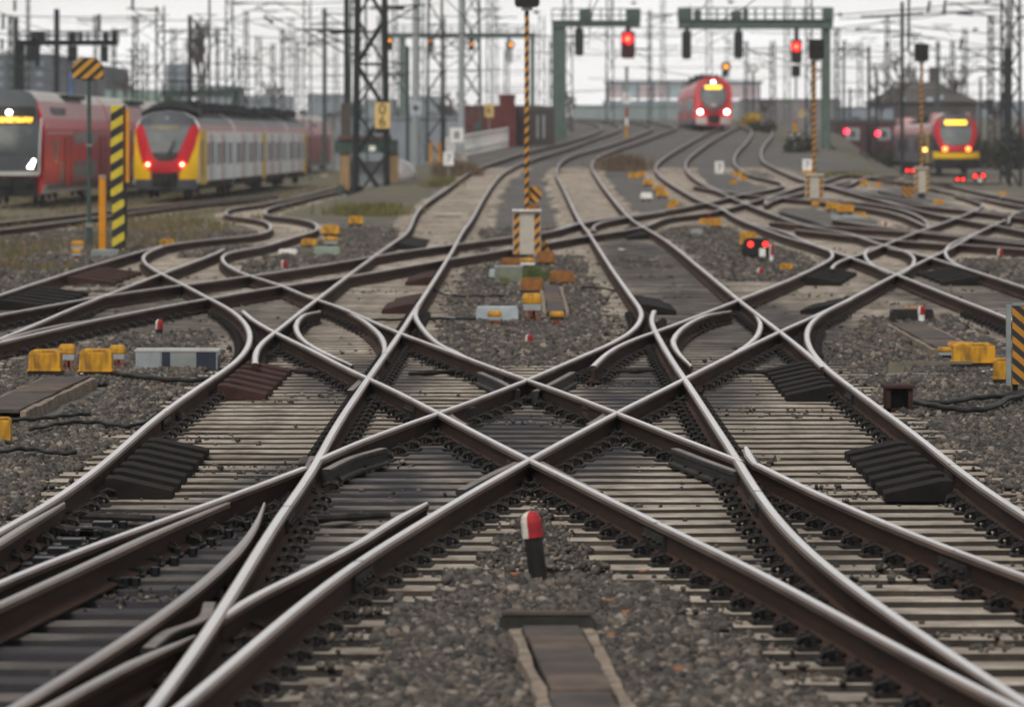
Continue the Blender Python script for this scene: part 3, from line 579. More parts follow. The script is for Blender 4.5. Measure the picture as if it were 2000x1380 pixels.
def place(px, py, off=-.2):
    p = gp(px, py, off); return p, F/p.y
def yellow_box(label, px, py, w, h, mat=None, dep=None, group='yellow track boxes', name='track_box', legs=True, lid=True, cat='track box', base=DARKSTEEL):
    p, s = place(px, py); W, Hh = w/s, h/s; D = dep or W*.6; t = thing(name, label, cat, p, random.uniform(-.08, .08), group)
    lg = Hh*.28 if legs else 0
    mb = MB(); mb.box((0, D/2, lg+(Hh-lg)/2), (W*.94, D*.94, Hh-lg), top=.97); mb.build('housing', mat or YEL, t, bevel=.012)
    if lid:
        m2 = MB(); m2.box((0, D/2, lg+.012), (W, D, .024)); m2.build('flange', mat or YEL, t, bevel=.005)
        m3 = MB(); m3.prism([(-W*.47, 0), (W*.47, 0), (W*.33, Hh*.13), (-W*.33, Hh*.13)], D*.1, D*.9); m3.build('lid', mat or YEL, t, loc=(0, 0, Hh-.002), bevel=.01)
    if legs:
        m4 = MB(); m4.box((0, D/2, lg*.7), (W*.98, D*.9, lg*.5)); m4.box((-W*.25, D/2, lg*.1), (W*.22, D*.5, lg*.9)); m4.box((W*.25, D/2, lg*.1), (W*.22, D*.5, lg*.9)); m4.build('base', base, t)
    return t
def junction_head(label, px, py, w, h, cap=None, body=None, group='junction heads on short posts', wires=True):
    """a small rounded cap on a collar and cables"""
    p, s = place(px, py); W, Hh = w/s, h/s; t = thing('junction_head', label, 'junction box', p, random.uniform(-.1, .1), group); D = W*.7
    c = MB(); z0 = Hh*.62; c.loft([[(x*W/2*k, D/2+y*D/2*k, z0+zz*Hh*.38) for x, y in ((-1, -1), (1, -1), (1, 1), (-1, 1))] for k, zz in ((.96, 0), (1, .25), (1, .6), (.8, 1))]); c.build('cap', cap or YEL, t, bevel=.012)
    b_ = MB(); b_.box((0, D/2, Hh*.5), (W*.92, D*.9, Hh*.24)); b_.build('collar', body or GREYB, t, bevel=.006)
    m3 = MB(); m3.box((0, D/2, Hh*.19), (W*.35, D*.4, Hh*.42)); m3.build('post', DARKSTEEL, t)
    if wires:
        m4 = MB()
        for i in range(7):
            x = (-.4+.8*i/6)*W; m4.tube([(x, D*.1, Hh*.42), (x+random.uniform(-.03, .03), -.02, Hh*.2), (x+random.uniform(-.05, .05), -.04, -.01)], .008, 5)
        m4.build('cables', CABR, t)
    return t
CABR = M('copper_brown_cable', (.30, .09, .04), (.06, .03, .025), scale=12, rough=.6)
def marker(label, px, py, w, h, lean=0.0, post=.45, flip=False, group='red and white fouling point markers', mats=None):
    p, s = place(px, py); r = w/s/2; Hh = h/s; t = thing('fouling_marker', label, 'track marker', p, 0, group)
    zb = Hh*post
    A = MB(); A.tube([(0, 0, -.05), (0, 0, zb)], r*.85, 14); A.build('post', (mats or [BLACK, 0])[0], t)
    def cap(x0, x1, nm, m):
        mb = MB(); rings = []; n = 8
        for zz, k in [(zb-.002, 1), (Hh-r, 1), (Hh-r*.45, .86), (Hh-r*.12, .5), (Hh, .08)]:
            rings.append([(r*k*math.cos(a), r*k*math.sin(a), zz) for a in [x0+(x1-x0)*i/n for i in range(n+1)]])
        mb.loft(rings, 0); return mb.build(nm, m, t, smooth=False)
    a0 = math.radians(-105 if not flip else 75)
    cap(math.radians(-115), math.radians(-10), 'red_half', REDP); cap(math.radians(-10), math.radians(245), 'white_half', MWHITE)
    t.rotation_euler = (0, lean, 0); return t
marker('tall leaning red and white marker on a black post in the near ballast', 1052, 1134, 42, 138, math.radians(-7), .63)
marker('short dark red and cream marker in the left ballast patch', 311, 655, 15, 32, 0, .4)
marker('small red and white marker beside the slanting track at left', 555, 527, 11, 20, 0, .15)
marker('white marker with thin red edge on the dark plate in the centre', 1033, 674, 15, 22, 0, .05)
marker('red topped white post marker in front of the black box on the right', 1800, 631, 15, 35, 0, .5, mats=[WHITE, 0])
marker('thin red and white post beside the dwarf signal with two red lamps', 1507, 510, 9, 34, 0, .35, mats=[WHITE, 0])
marker('tiny red and white marker at the right edge above the curved rails', 1953, 503, 10, 18, 0, .2)
marker('tiny pink and white marker left of the yellow row of boxes', 1728, 446, 8, 14, 0, .1)
marker('tiny red and white marker above the flat yellow box mid right', 1383, 428, 9, 14, 0, .1)
marker('small pale rounded marker stone below the dwarf signal', 1485, 538, 14, 16, 0, .1, mats=[WHITE, 0])

yellow_box('streaked yellow track box at left, leftmost of the near pair', 86, 739, 67, 50)
yellow_box('cleaner yellow track box at left with a raised lid', 186, 741, 69, 53)
yellow_box('orange yellow box cut off by the left edge', 2, 868, 40, 48, legs=False)
junction_head('yellow capped junction head over orange wires between the two left boxes', 130, 724, 32, 52)
junction_head('yellow capped junction head behind the right one of the two left boxes', 228, 720, 32, 46)
yellow_box('long yellow track box on the right in front of the striped board', 1904, 722, 88, 46)
yellow_box('small square yellow box between the long box and the striped board', 1958, 755, 34, 50)
junction_head('small yellow capped junction box left of the long right box', 1848, 704, 30, 26, wires=False)
junction_head('orange domed lid behind the long yellow box on the right', 1876, 696, 48, 28, cap=YEL2, wires=False)
yellow_box('yellow box behind the near red lamp dwarf signal', 1462, 486, 34, 30)
yellow_box('flat yellow box on dark legs right of the dwarf signal', 1536, 530, 27, 14)
junction_head('yellow capped head before the white trunking in the centre', 966, 637, 28, 30)
junction_head('pale yellow capped head on black legs right of the centre trough', 1087, 637, 29, 29, body=DARKSTEEL)
junction_head('taller yellow capped grey head on posts in the centre', 1040, 627, 37, 54)
yellow_box('rust stained yellow box tilted in front of the green weeds', 1038, 576, 46, 30, RUSTBOX)
yellow_box('brown rusty box with white end right of the green weeds', 1098, 558, 50, 26, RUSTBOX)
yellow_box('orange rusty box just under the striped cabinet', 1000, 524, 42, 18, RUSTBOX, legs=False)
junction_head('pale yellow and white head under the striped cabinet', 1031, 526, 30, 22, body=WHITE, wires=False)
yellow_box('brown box right of the striped cabinet foot', 1067, 520, 34, 26, RUSTBOX)
yellow_box('yellow box left of the main track, behind the junction head', 645, 462, 37, 20)
yellow_box('yellow box farthest back beside the left main track', 695, 442, 30, 18)
yellow_box('low ochre box beside the far left curving track', 603, 482, 32, 14)
junction_head('yellow capped head standing on the grey green box at left', 646, 486, 28, 24, wires=False)
yellow_box('yellow box on the outer rail at the foot of the mossy ground', 326, 487, 30, 18)
junction_head('orange capped junction head under the post with the striped board', 151, 496, 25, 26, cap=YEL2)
junction_head('lower yellow capped junction head at the mossy ballast edge', 149, 508, 20, 22)
for i, (x, y, w_, h_, l) in enumerate([(1238, 348, 22, 9, 'pale yellow box highest of the centre right heap'), (1252, 345, 18, 9, 'yellow box just right of the topmost pale one in the centre right heap'),
        (1266, 364, 22, 12, 'yellow box over grey stones beside the brown bush'), (1288, 376, 22, 12, 'yellow box leaning on others in the centre right heap'), (1294, 386, 26, 11, 'wide yellow box low in the centre right heap'),
        (1263, 392, 24, 14, 'cream fronted box at the left of the centre right heap'), (1316, 400, 20, 9, 'yellow box nearest the slanting rail in the heap'), (1311, 407, 18, 7, 'flat yellow box touching the slanting rail'),
        (1381, 438, 30, 10, 'cream topped flat box beside the crossing mid right'), (1398, 446, 24, 18, 'square yellow box beside the cream topped flat box'),
        (1441, 345, 18, 9, 'pale box right of the white number board'), (1453, 352, 14, 8, 'orange box right of the white number board'), (1432, 360, 13, 8, 'small yellow box below the white number board'),
        (1604, 405, 36, 11, 'long yellow box first of the right hand row'), (1626, 413, 26, 16, 'darker yellow box second of the right hand row'), (1652, 419, 34, 18, 'large yellow box third of the right hand row'), (1681, 424, 22, 9, 'small yellow box last of the right hand row'),
        (1834, 399, 22, 8, 'yellow box beyond the right striped pole'), (1688, 362, 16, 10, 'reddish box on the ballast between the right striped poles'), (1714, 364, 14, 7, 'brown box between the right striped poles'), (1400, 458, 0, 0, '')]):
    if w_: yellow_box(l, x, y, w_, h_, [YEL, YEL2][i % 2] if w_ != 24 or h_ != 14 else WHITE, legs=h_ > 10)
# post with small yellow head
junction_head('yellow capped head on a dark stalk at the far right', 1959, 394, 14, 20, wires=False)

def plain_box(name, label, cat, px, py, w, h, mat, dep=.5, bands=None, group=None, lidm=None):
    p, s = place(px, py); W, Hh = w/s, h/s; t = thing(name, label, cat, p, 0, group)
    mb = MB(); mb.prism([(-W/2, 0), (W/2, 0), (W/2, Hh*.8), (W/2-.02, Hh), (-W/2+.02, Hh), (-W/2, Hh*.8)], 0, dep); mb.build('casing', mat, t, bevel=.006)
    for (a0, a1, m, nm) in bands or ():
        b_ = MB(); b_.box(((a0+a1)/2*W-W/2, dep/2, Hh*.51), ((a1-a0)*W, dep+.008, Hh*1.0)); b_.build(nm, m, t)
    if lidm:
        b_ = MB(); b_.box((0, dep/2, Hh+.012), (W*1.04, dep*1.04, .024)); b_.build('lid', lidm, t, bevel=.004)
    return t
NAVY = M('navy_panel', (.03, .035, .055), rough=.5); PALE = M('pale_blue_white_paint', (.40, .45, .48), (.28, .32, .35), rough=.5)
plain_box('point_motor_cover', 'long low cover in white, grey and navy sections on left ballast', 'point motor', 345, 725, 160, 38, GALV, .45, [(.0, .3, GREYB, 'pale_panel'), (.32, .42, NAVY, 'navy_panel'), (.74, .98, NAVY, 'navy_panel')], lidm=M('weathered_white', (.42, .42, .40), (.25, .25, .24), scale=5, ramp=(.3, .7)))
plain_box('cable_trunking_box', 'pale blue white box behind the yellow cap in the centre', 'box', 971, 627, 82, 28, PALE, .3)
plain_box('relay_box', 'grey green box with two white spots under the striped cabinet', 'box', 993, 552, 54, 30, M('olive_grey_paint', (.20, .22, .17), (.12, .13, .10)), .35, lidm=GREYB)
plain_box('relay_box', 'pale blue narrow box beside the grey green box in the centre', 'box', 962, 546, 13, 20, PALE, .3)
plain_box('relay_box', 'grey green box under a yellow capped head on left', 'box', 638, 500, 50, 18, M('pale_green_grey', (.26, .32, .26), (.2, .25, .2)), .4)
plain_box('relay_box', 'low white box beside the curving track on left', 'box', 562, 498, 36, 11, WHITE, .3)
plain_box('relay_box', 'low olive box between the white one and the green one', 'box', 598, 498, 34, 12, M('olive_paint', (.16, .15, .11)), .3)
plain_box('relay_box', 'rounded grey box at the foot of the yellow and black post', 'box', 203, 503, 52, 15, GALV, .5)
plain_box('relay_box', 'pale grey box below the cream flat box mid right', 'box', 1361, 458, 22, 10, GREYB, .3)
plain_box('relay_box', 'black ribbed box behind the red topped marker on right', 'box', 1783, 630, 82, 26, DARKSTEEL, .4)
plain_box('relay_box', 'orange cap on the black ribbed box on right', 'box', 1782, 612, 26, 12, YEL2, .25)
plain_box('concrete_block', 'pale blue grey slab among the yellow row on right', 'slab', 1655, 428, 60, 7, GREYB, .8)
# black open cable box on the right
p, s = place(1757, 806); t = thing('cable_box', 'open fronted black steel cable box beside the right outer rail', 'cable box', p)
W, Hh = 52/s, 48/s; mb = MB(); mb.box((0, .3, Hh*.5), (W, .02, Hh)); mb.box((-W/2+.02, .15, Hh/2), (.04, .3, Hh)); mb.box((W/2-.02, .15, Hh/2), (.04, .3, Hh)); mb.box((0, .15, .02), (W, .3, .04)); mb.build('casing', GB, t)
mb = MB(); mb.box((0, .15, Hh+.012), (W*1.18, .36, .028)); mb.build('lid', GB, t, bevel=.005)
mb = MB(); mb.box((0, .2, Hh*.38), (W*.8, .02, Hh*.7)); mb.build('inner_plate', BLACK, t)
# bracket by the long yellow box
p, s = place(1830, 735); t = thing('point_drive_beam', 'olive steel channel running left from the long yellow box', 'steel beam', p)
mb = MB(); mb.box((0, .1, .14), (140/s, .05, .03)); mb.box((-.42, .1, .07), (.16, .04, .13)); mb.build('channel', M('olive_paint', (.16, .15, .11)), t); mb = MB(); mb.box((-.05, .06, .018), (175/s, .06, .03)); mb.build('rod', GALV, t)

# cables
def cable(label, pts, r=.018, mat=BLACK, group='loose black cables on the ballast'):
    P = [gp(x, y, -.135) for x, y in catmull(pts, 6)]
    c0 = Vector(P[0]); mb = MB(); mb.tube([p-c0+Vector((0, 0, .006*math.sin(i*1.7))) for i, p in enumerate(P)], r, 7)
    o = mb.build('cable', mat, loc=c0, smooth=True); tag(o, label, 'cable', group)
cable('thin black cable straggling across left ballast, upper one', [(0, 818), (60, 818), (120, 812), (175, 807)])
cable('black cable crossing left ballast and slipping under the outer rail', [(60, 838), (120, 826), (190, 824), (250, 832), (285, 822), (304, 808)])
cable('black cable on the left edge below the orange box', [(-10, 885), (20, 878), (60, 876), (110, 884), (150, 884)])
cable('pair of black cables behind the left yellow boxes, running to the cover', [(215, 728), (270, 735), (350, 742), (430, 740)], .025)
cable('upper black cable looping right of the open cable box', [(1785, 782), (1840, 786), (1900, 777), (1960, 772), (2005, 764)], .025)
cable('lower black cable sagging right of the open cable box', [(1780, 783), (1840, 795), (1900, 800), (1940, 794), (1965, 780), (2005, 768)], .028)
cable('thin black cable along the point rods in the centre', [(700, 625), (760, 624), (860, 622), (930, 622)], .02)
cable('thin dark cable curving over the centre ballast to the left rail', [(840, 560), (870, 575), (940, 578), (985, 577)], .018)
cable('short dark cable right of the white ended rusty box', [(1135, 562), (1165, 561), (1200, 568)], .022)
# point rods across the tracks (dark steel rods between sleepers)
def rod(label, x0, y0, x1, y1, mat=DARKSTEEL, r=.022):
    a, b2 = gp(x0, y0, -.15), gp(x1, y1, -.15); mb = MB(); n = 9
    mb.tube([a.lerp(b2, i/n)-a for i in range(n+1)], [r*(1.5 if i in (2, 3, 6) else 1) for i in range(n+1)], 8)
    o = mb.build('point_rod', mat, loc=a, smooth=False); tag(o, label, 'point rod', 'steel point rods lying across the tracks')
rod('dark point rod crossing under rails left of the centre, behind the loop', 560, 723, 690, 729)
rod('oily point rod across dark sleepers left of the diamond', 800, 730, 935, 722)
rod('oily point rod across dark sleepers right of the diamond', 1130, 726, 1300, 722)
rod('oily point rod across sleepers left of the right black ramp', 1420, 722, 1530, 728)
rod('pale point rod left of the centre junction heads', 850, 620, 930, 622, GALV, .015)
rod('black point rod among the near left switch blades', 100, 1004, 300, 1012)
rod('black point rod from near left blades to the check rail', 560, 1016, 760, 1005)
rod('black point rod between left outer blade and dark sleepers', 70, 1030, 250, 1040)

# bearer plates of the near left switch, glossy with oil
def slide_plates(label, pts, n=9):
    for i in range(n):
        y = pts[0][1]+(pts[1][1]-pts[0][1])*i/(n-1); x = pts[0][0]+(pts[1][0]-pts[0][0])*i/(n-1)
        p = gp(x, y, -.18); k = round((p.y-ROW0)/PITCH); p.y = ROW0+k*PITCH; p.z = gz(p.x, p.y, -.186)
        mb = MB(); mb.box((0, 0, .006), (.55, .16, .02)); mb.box((.2, 0, .03), (.12, .13, .04)); mb.tube([(.33, .0, .0), (.33, 0, .05)], .03, 6)
        o = mb.build('slide_plate', OIL, loc=p, bevel=.004); tag(o, label, 'slide plate', label)
OIL = M('oil_black_plate', (.02, .02, .022), (.008, .008, .01), rough=.36, metal=.4)
slide_plates('oil-black slide plate beside the near left switch blade', ((420, 1010), (120, 1150)), 9)
slide_plates('oil-black slide plate under the left outer switch blade', ((170, 1010), (20, 1100)), 7)

# cable troughs with plank covers
TRW = M('worn_stone_kerb', (.26, .21, .165), (.13, .105, .085), scale=6, rough=.9, bump=.4)
def trough(label, p0, p1, width, segs, endplate=False):
    a, b2 = gp(*p0, -.13), gp(*p1, -.13); d = b2-a; Ln = math.hypot(d.x, d.y); ang = math.atan2(d.x, d.y)
    t = thing('cable_trough', label, 'cable trough', a, -ang, 'covered cable troughs in the ballast')
    for sd in (-1, 1):
        mb = MB(); n = 12; rings = []
        for i in range(n+1):
            y = Ln*i/n; w_ = .028+random.uniform(-.008, .008); x = sd*(width/2+.04)+random.uniform(-.008, .008)
            rings.append([(x-w_, y, -.2), (x+w_, y, -.2), (x+w_, y, .01+random.uniform(-.008, .008)), (x-w_, y, .012+random.uniform(-.008, .008))])
        mb.loft(rings); mb.build('side_wall', TRW, t)
    for i in range(segs):
        mb = MB(); L1 = Ln/segs; mb.box((random.uniform(-.008, .008), L1*(i+.5), .012+random.uniform(-.006, .006)), (width, L1-.012, .035), rz=random.uniform(-.01, .01)); mb.build('cover_plank', WOOD2 if i % 3 != 1 else WOOD, t, bevel=.005)
    return t
trough('plank covered cable trough running out of the bottom edge in the middle', (1077, 1232), (1160, 1420), .27, 7)
trough('worn plank trough on the left ballast in front of the yellow boxes', (135, 740), (-10, 805), .42, 4)
trough('narrow plank trough on the right ballast behind the long yellow box', (1772, 634), (1868, 684), .42, 6)
trough('dark plank trough running through the middle of the centre ballast', (1076, 560), (1086, 612), .24, 3)
p, s = place(1071, 1236); t = thing('trough_end_plate', 'dark timber end board standing across the head of the nearest trough', 'end board', p)
W, Hh = 192/s, 36/s; mb = MB(); mb.prism([(-W/2, -.05), (W/2, -.05), (W/2, Hh*.55), (W/2-.04, Hh), (-W/2+.02, Hh), (-W/2, Hh*.8)], 0, .06); mb.build('board', M('dark_wet_timber', (.045, .042, .038), (.02, .02, .018), rough=.7, bump=.3), t, bevel=.006)
mb = MB(); mb.box((0, .03, Hh+.008), (W*.96, .075, .016)); mb.build('top_edge', WOOD, t)
p, s = place(1040, 676); mb = MB(); mb.prism([(-.2, 0), (.2, 0), (.17, .35), (.1, .55), (-.22, .55)], 0, .05, axis='Z'); o = mb.build('cover_plate', WOOD, loc=p-Vector((0, 0, .0)), bevel=.008); tag(o, 'brown cover plate lying in centre ballast behind the white marker', 'cover plate')

# weeds by the centre boxes
def weeds(name, label, px, py, w, h, col, n=90, kind=None, cat='weeds'):
    p, s = place(px, py); W, Hh = w/s, h/s; mb = MB(); rr = random.Random(px)
    for i in range(n):
        x, y = rr.gauss(0, W*.3), rr.uniform(-.3, .3); hh = Hh*rr.uniform(.4, 1); lx, ly = rr.uniform(-.35, .35)*hh, rr.uniform(-.3, .3)*hh; ww = rr.uniform(.006, .016)*max(1, W)
        mb.add([(x-ww, y, 0), (x+ww, y, 0), (x+lx*.5+ww*.8, y+ly*.5, hh*.65), (x+lx*.5-ww*.8, y+ly*.5, hh*.65), (x+lx, y+ly, hh)], [(0, 1, 2, 3), (3, 2, 4)])
    o = mb.build(name, col, loc=p); tag(o, label, cat, kind=kind); return o
LEAF = M('weed_green', (.085, .115, .035), (.04, .06, .02), scale=8, rough=.8); DRY = M('dry_stem_brown', (.17, .12, .08), (.09, .065, .045), scale=4, rough=.9)
YGR = M('yellow_green_grass', (.15, .14, .05), (.09, .085, .04), scale=3, rough=.9)
weeds('weed_plant', 'green weeds sprouting among the rusty boxes in the centre', 1046, 548, 50, 34, LEAF, 130)
weeds('weed_plant', 'yellow green sprig growing in front of the grey green box', 988, 556, 14, 18, YGR, 40)
weeds('reed_bush', 'round brown bush of dry stems between main tracks and red signal', 1219, 334, 70, 38, DRY, 900, cat='bush')
weeds('reed_bush', 'brown green thicket by the white fence and number board', 890, 345, 70, 36, DRY, 700, cat='bush')
weeds('grass', 'yellow green grass around the foot of the tall lattice mast', 720, 420, 120, 30, YGR, 600, 'stuff')
weeds('grass', 'bright grass patch under the right signal gantry post', 1650, 345, 90, 14, YGR, 400, 'stuff')
weeds('grass', 'grassy fringe below the white number board at left', 865, 365, 60, 26, YGR, 300, 'stuff')
def mossy_grass():
    mb = MB(); rr = random.Random(8)
    for i in range(9000):
        Y = 84+rr.random()**1.4*150; X = rr.uniform(-.118*Y-2, -7.6); 
        if math.sin(X*.9+Y*.13)+math.sin(X*.37-Y*.21+2) < -.5: continue
        z = gz(X, Y, -.24); h = rr.uniform(.05, .24); w_ = rr.uniform(.02, .07); lx = rr.uniform(-.1, .1)
        mb.add([(X-w_, Y, z), (X+w_, Y, z), (X+lx, Y+rr.uniform(-.05, .05), z+h)], [(0, 1, 2)], 0 if rr.random() < .6 else 1)
    o = mb.build('grass', [DRY, M('moss_green', (.13, .125, .04), (.08, .08, .03), scale=2, rough=.9)]); tag(o, 'short brown and olive grass on the ground at the left of the yard', 'grass', kind='stuff')
mossy_grass()
def litter(label, px, py, w, col, group):
    p = gp(px, py, -.185); s = F/p.y; W = w/s; mb = MB(); rr = random.Random(px*py)
    poly = [(W*.5*math.cos(a)*rr.uniform(.6, 1), W*.45*math.sin(a)*rr.uniform(.6, 1)) for a in [k*math.pi/3.5 for k in range(7)]]
    mb.prism(poly, 0, .006, axis='Z'); mb.v = [(x, y, z+.35*abs(x)+.02) for x, y, z in mb.v]
    o = mb.build('leaf' if 'leaf' in label else 'paper_scrap', col, loc=p+Vector((0, 0, .03))); tag(o, label, 'leaf' if 'leaf' in label else 'litter', group)
LO = M('dead_leaf_orange', (.36, .15, .06), (.2, .08, .03), scale=30, rough=.7)
for x, y in ((1222, 1216), (1190, 1192), (1005, 1140), (1325, 1330), (1195, 1260), (318, 760), (1720, 697), (1735, 697), (1800, 715), (1255, 1134), (1830, 748), (170, 762)): litter('curled orange dead leaf lying on the ballast', x, y, 26 if y > 1000 else 12, LO, 'dead leaves on the ballast')
for x, y, w_ in ((1815, 680, 12), (1920, 735, 10), (1937, 732, 10), (1712, 740, 8), (160, 740, 9), (298, 665, 6), (1215, 493, 20)): litter('white scrap of litter lying on the ballast', x, y, w_, WHITE, 'white litter on the ballast')
# rough stone propped by the right near rail
for x, y, w_, l in ((1190, 1015, 40, 'rough dark stone lump leaning on the near right rail clips'), (350, 826, 30, 'grey stone lump beside the left outer rail')):
    p = gp(x, y, -.17); mb = MB(); W = w_*p.y/F; mb.sphere((0, 0, W*.35), W*.5, n=8, sq=(1, .8, .8)); rr = random.Random(x); mb.v = [(a*rr.uniform(.75, 1.2), b_*rr.uniform(.75, 1.2), c_*rr.uniform(.8, 1.15)) for a, b_, c_ in mb.v]
    o = mb.build('loose_rock', CONC if x == 1190 else DARKSTEEL, loc=p); tag(o, l, 'rock')

# ------------------------------------------------------------------ signals and posts in the yard
OR_BK = STRIPE('orange_black_stripes', (.012, .012, .014), (.62, .27, .012), .21, -1.0); OR_BK2 = STRIPE('orange_black_stripes_rising', (.012, .012, .014), (.62, .27, .012), .21, 1.0)
YB = STRIPE('yellow_black_stripes', (.012, .012, .016), (.66, .52, .03), .37, -.62)
YB2 = STRIPE('amber_black_board', (.012, .012, .016), (.62, .30, .01), .26, -.9, phase=.3)
def striped_signal(label, px, base_y, top_y, cab, box, pole_w, tag_s=None):
    p, s = place(px, base_y); Z = lambda y: (base_y-y)/s
    t = thing('pole_signal', label, 'signal', p, 0, 'signals on striped poles')
    mb = MB(); mb.tube([(0, .2, Z(cab[3])-.05), (0, .2, Z(top_y))], pole_w/s/2, 12); mb.build('pole', OR_BK, t)
    x0, x1, y0, y1 = [((cab[0]-px)/s), ((cab[1]-px)/s), Z(cab[3]), Z(cab[2])]; W = x1-x0
    mb = MB(); mb.box(((x0+x1)/2, .2, (y0+y1)/2), (W, .4, y1-y0)); cb = mb.build('cabinet', M('beige_grey_paint', (.42, .40, .35), (.34, .32, .28), rough=.6), t, bevel=.01)
    for i, m in ((0, OR_BK), (1, OR_BK)):
        mb = MB(); xx = x0+W*.13 if i == 0 else x1-W*.13; mb.box((xx, -.006, (y0+y1)/2-.02), (W*.2, .012, (y1-y0)*.93)); mb.build('hazard_strip', m, cb)
    mb = MB(); mb.box(((x0+x1)/2, .17, y1+.012), (W*1.05, .5, .03)); mb.build('top_plate', WHITE, cb)
    mb = MB(); mb.box(((x0+x1)/2, .2, y0/2-.05), (W*.45, .3, y0+.1)); mb.build('foot', BLACK, t)
    bx0, bx1, by0, by1 = (box[0]-px)/s, (box[1]-px)/s, Z(box[3]), Z(box[2]); c = ((bx0+bx1)/2); ww = bx1-bx0
    mb = MB(); mb.prism([(bx0, by0+.06), (bx0+.05, by0), (bx1-.05, by0), (bx1, by0+.06), (bx1, by1), (bx0, by1)], 0, .3); hb = mb.build('signal_screen', BLACK, t)
    mb = MB(); mb.box((c, .15, by0-.03), (ww*.45, .2, .08)); mb.build('bracket', GALV, hb)
    for k in (-1, 1):
        mb = MB(); mb.tube([(c+k*ww*.25, -.02, by0+(by1-by0)*.55), (c+k*ww*.25, .02, by0+(by1-by0)*.55)], ww*.09, 10); mb.build('lens', M('dark_lens', (.02, .01, .012), rough=.1), hb)
    return t, s, Z
t, s, Z = striped_signal('nearest signal on a striped pole with beige cabinet in the middle of the yard', 1029, 505, 12, (1002, 1056, 412, 497), (1005, 1054, -40, 14), 9)
mb = MB(); mb.disc((.13, .3, Z(381)), 17/s, .02); db = mb.build('round_sign', OR_BK2, t); mb = MB(); mb.box((.14, .35, Z(408)), (.22, .1, .18)); mb.build('brown_box', RUSTBOX, t)
for sx in (-1, 1):
    pass
mb = MB(); mb.prism([(.2, 0), (.5, 0), (.44, .3), (.34, .42)], .45, .5); mb.build('ground_sign', OR_BK, t)
t, s, Z = striped_signal('signal on a striped pole with square black screen right of the gantry', 1591, 396, 110, (1574, 1608, 342, 388), (1580, 1610, 77, 116), 7)
mb = MB(); mb.box((-.25, -.02, Z(325)), (18/s, .02, 28/s)); sg = mb.build('number_plate', WHITE, t); mb = MB(); mb.box((-.25, -.035, Z(336)), (18/s, .012, 7/s)); mb.build('orange_band', YEL, sg); text(t, 'number', '7', .3, (-.25, -.035, Z(322)), BLACK)
t, s, Z = striped_signal('signal on a striped pole in front of the yellow nosed train at right', 1801, 386, 116, (1787, 1815, 328, 377), (1787, 1814, 86, 120), 6)
mb = MB(); mb.box((-.5, .3, Z(374)), (22/s, .3, 20/s)); mb.build('striped_box', OR_BK2, t)

# left: green post with hexagonal striped board
p, s = place(174, 484); Z = lambda y: (484-y)/s
t = thing('board_signal', 'green post carrying an amber and black striped octagonal board', 'signal board', p)
mb = MB(); mb.tube([(0, 0, 0), (0, 0, Z(430))], .07, 10); mb.tube([(0, 0, Z(430)), (0, 0, Z(152))], .047, 10); mb.build('post', GREEN, t)
mb = MB(); mb.box((0, 0, Z(440)), (.16, .16, .1)); mb.box((0, 0, Z(284)), (.13, .13, .05)); mb.build('clamp', GALV, t)
zc = Z(134); hw_, hh_ = 30/s, 20/s; poly = [(-hw_, -hh_*.9), (-hw_*.9, -hh_), (hw_*.9, -hh_), (hw_, -hh_*.9), (hw_, .2*hh_), (.5*hw_, hh_), (-.5*hw_, hh_), (-hw_, .2*hh_)]
mb = MB(); mb.prism(poly, -.07, -.05); bd = mb.build('striped_board', YB2, t, loc=(-2/s, 0, zc)); mb = MB(); mb.prism([(x*1.04, z*1.05) for x, z in poly], -.048, -.02); mb.build('back_plate', BLACK, t, loc=(-2/s, 0, zc))
mb = MB(); mb.box((0, -.03, Z(155)), (.3, .06, .06)); mb.build('bracket', BLACK, t)
# yellow and black tall board with orange returns
p, s = place(232, 491); Z = lambda y: (491-y)/s
t = thing('warning_post', 'tall board with yellow and black diagonal stripes in two lengths', 'warning post', p)
for (xa, ya, xb, yb) in ((228, 384, 0, 206), (231, 489, 0, 390)):
    w_ = 24/s; x = (xa-232)/s; mb = MB(); mb.box((x, 0, (Z(ya)+Z(yb))/2), (w_, .04, Z(yb)-Z(ya))); mb.build('striped_panel', YB, t, bevel=.012)
mb = MB(); mb.box((.12, .06, Z(350)), (.05, .06, Z(206)*1.0)); mb.build('back_post', DARKSTEEL, t, loc=(0, 0, Z(206)*.5-Z(350)))
p, s = place(246, 470); mb = MB(); mb.box((0, 0, (470-285)/s), (13/s, .1, 142/s)); mb.box((0.0, .05, (470-410)/s), (.05, .05, 125/s), 1); o = mb.build('orange_post', [M('orange_paint', (.60, .25, .015), (.5, .2, .012), rough=.5), DARKSTEEL], loc=p); tag(o, 'orange panel on a dark post directly behind the yellow and black board', 'post')
p, s = place(200, 490); mb = MB(); mb.box((0, 0, 71/s), (13/s, .12, 142/s), 0); mb.box((.07, .06, 74/s), (.03, .03, 140/s), 1); mb.box((0, 0, 145/s), (14/s, .13, 6/s), 1); o = mb.build('orange_post', [M('orange_paint', (.60, .25, .015)), GALV], loc=p, bevel=.006); tag(o, 'short plain orange post left of the yellow and black board', 'post')

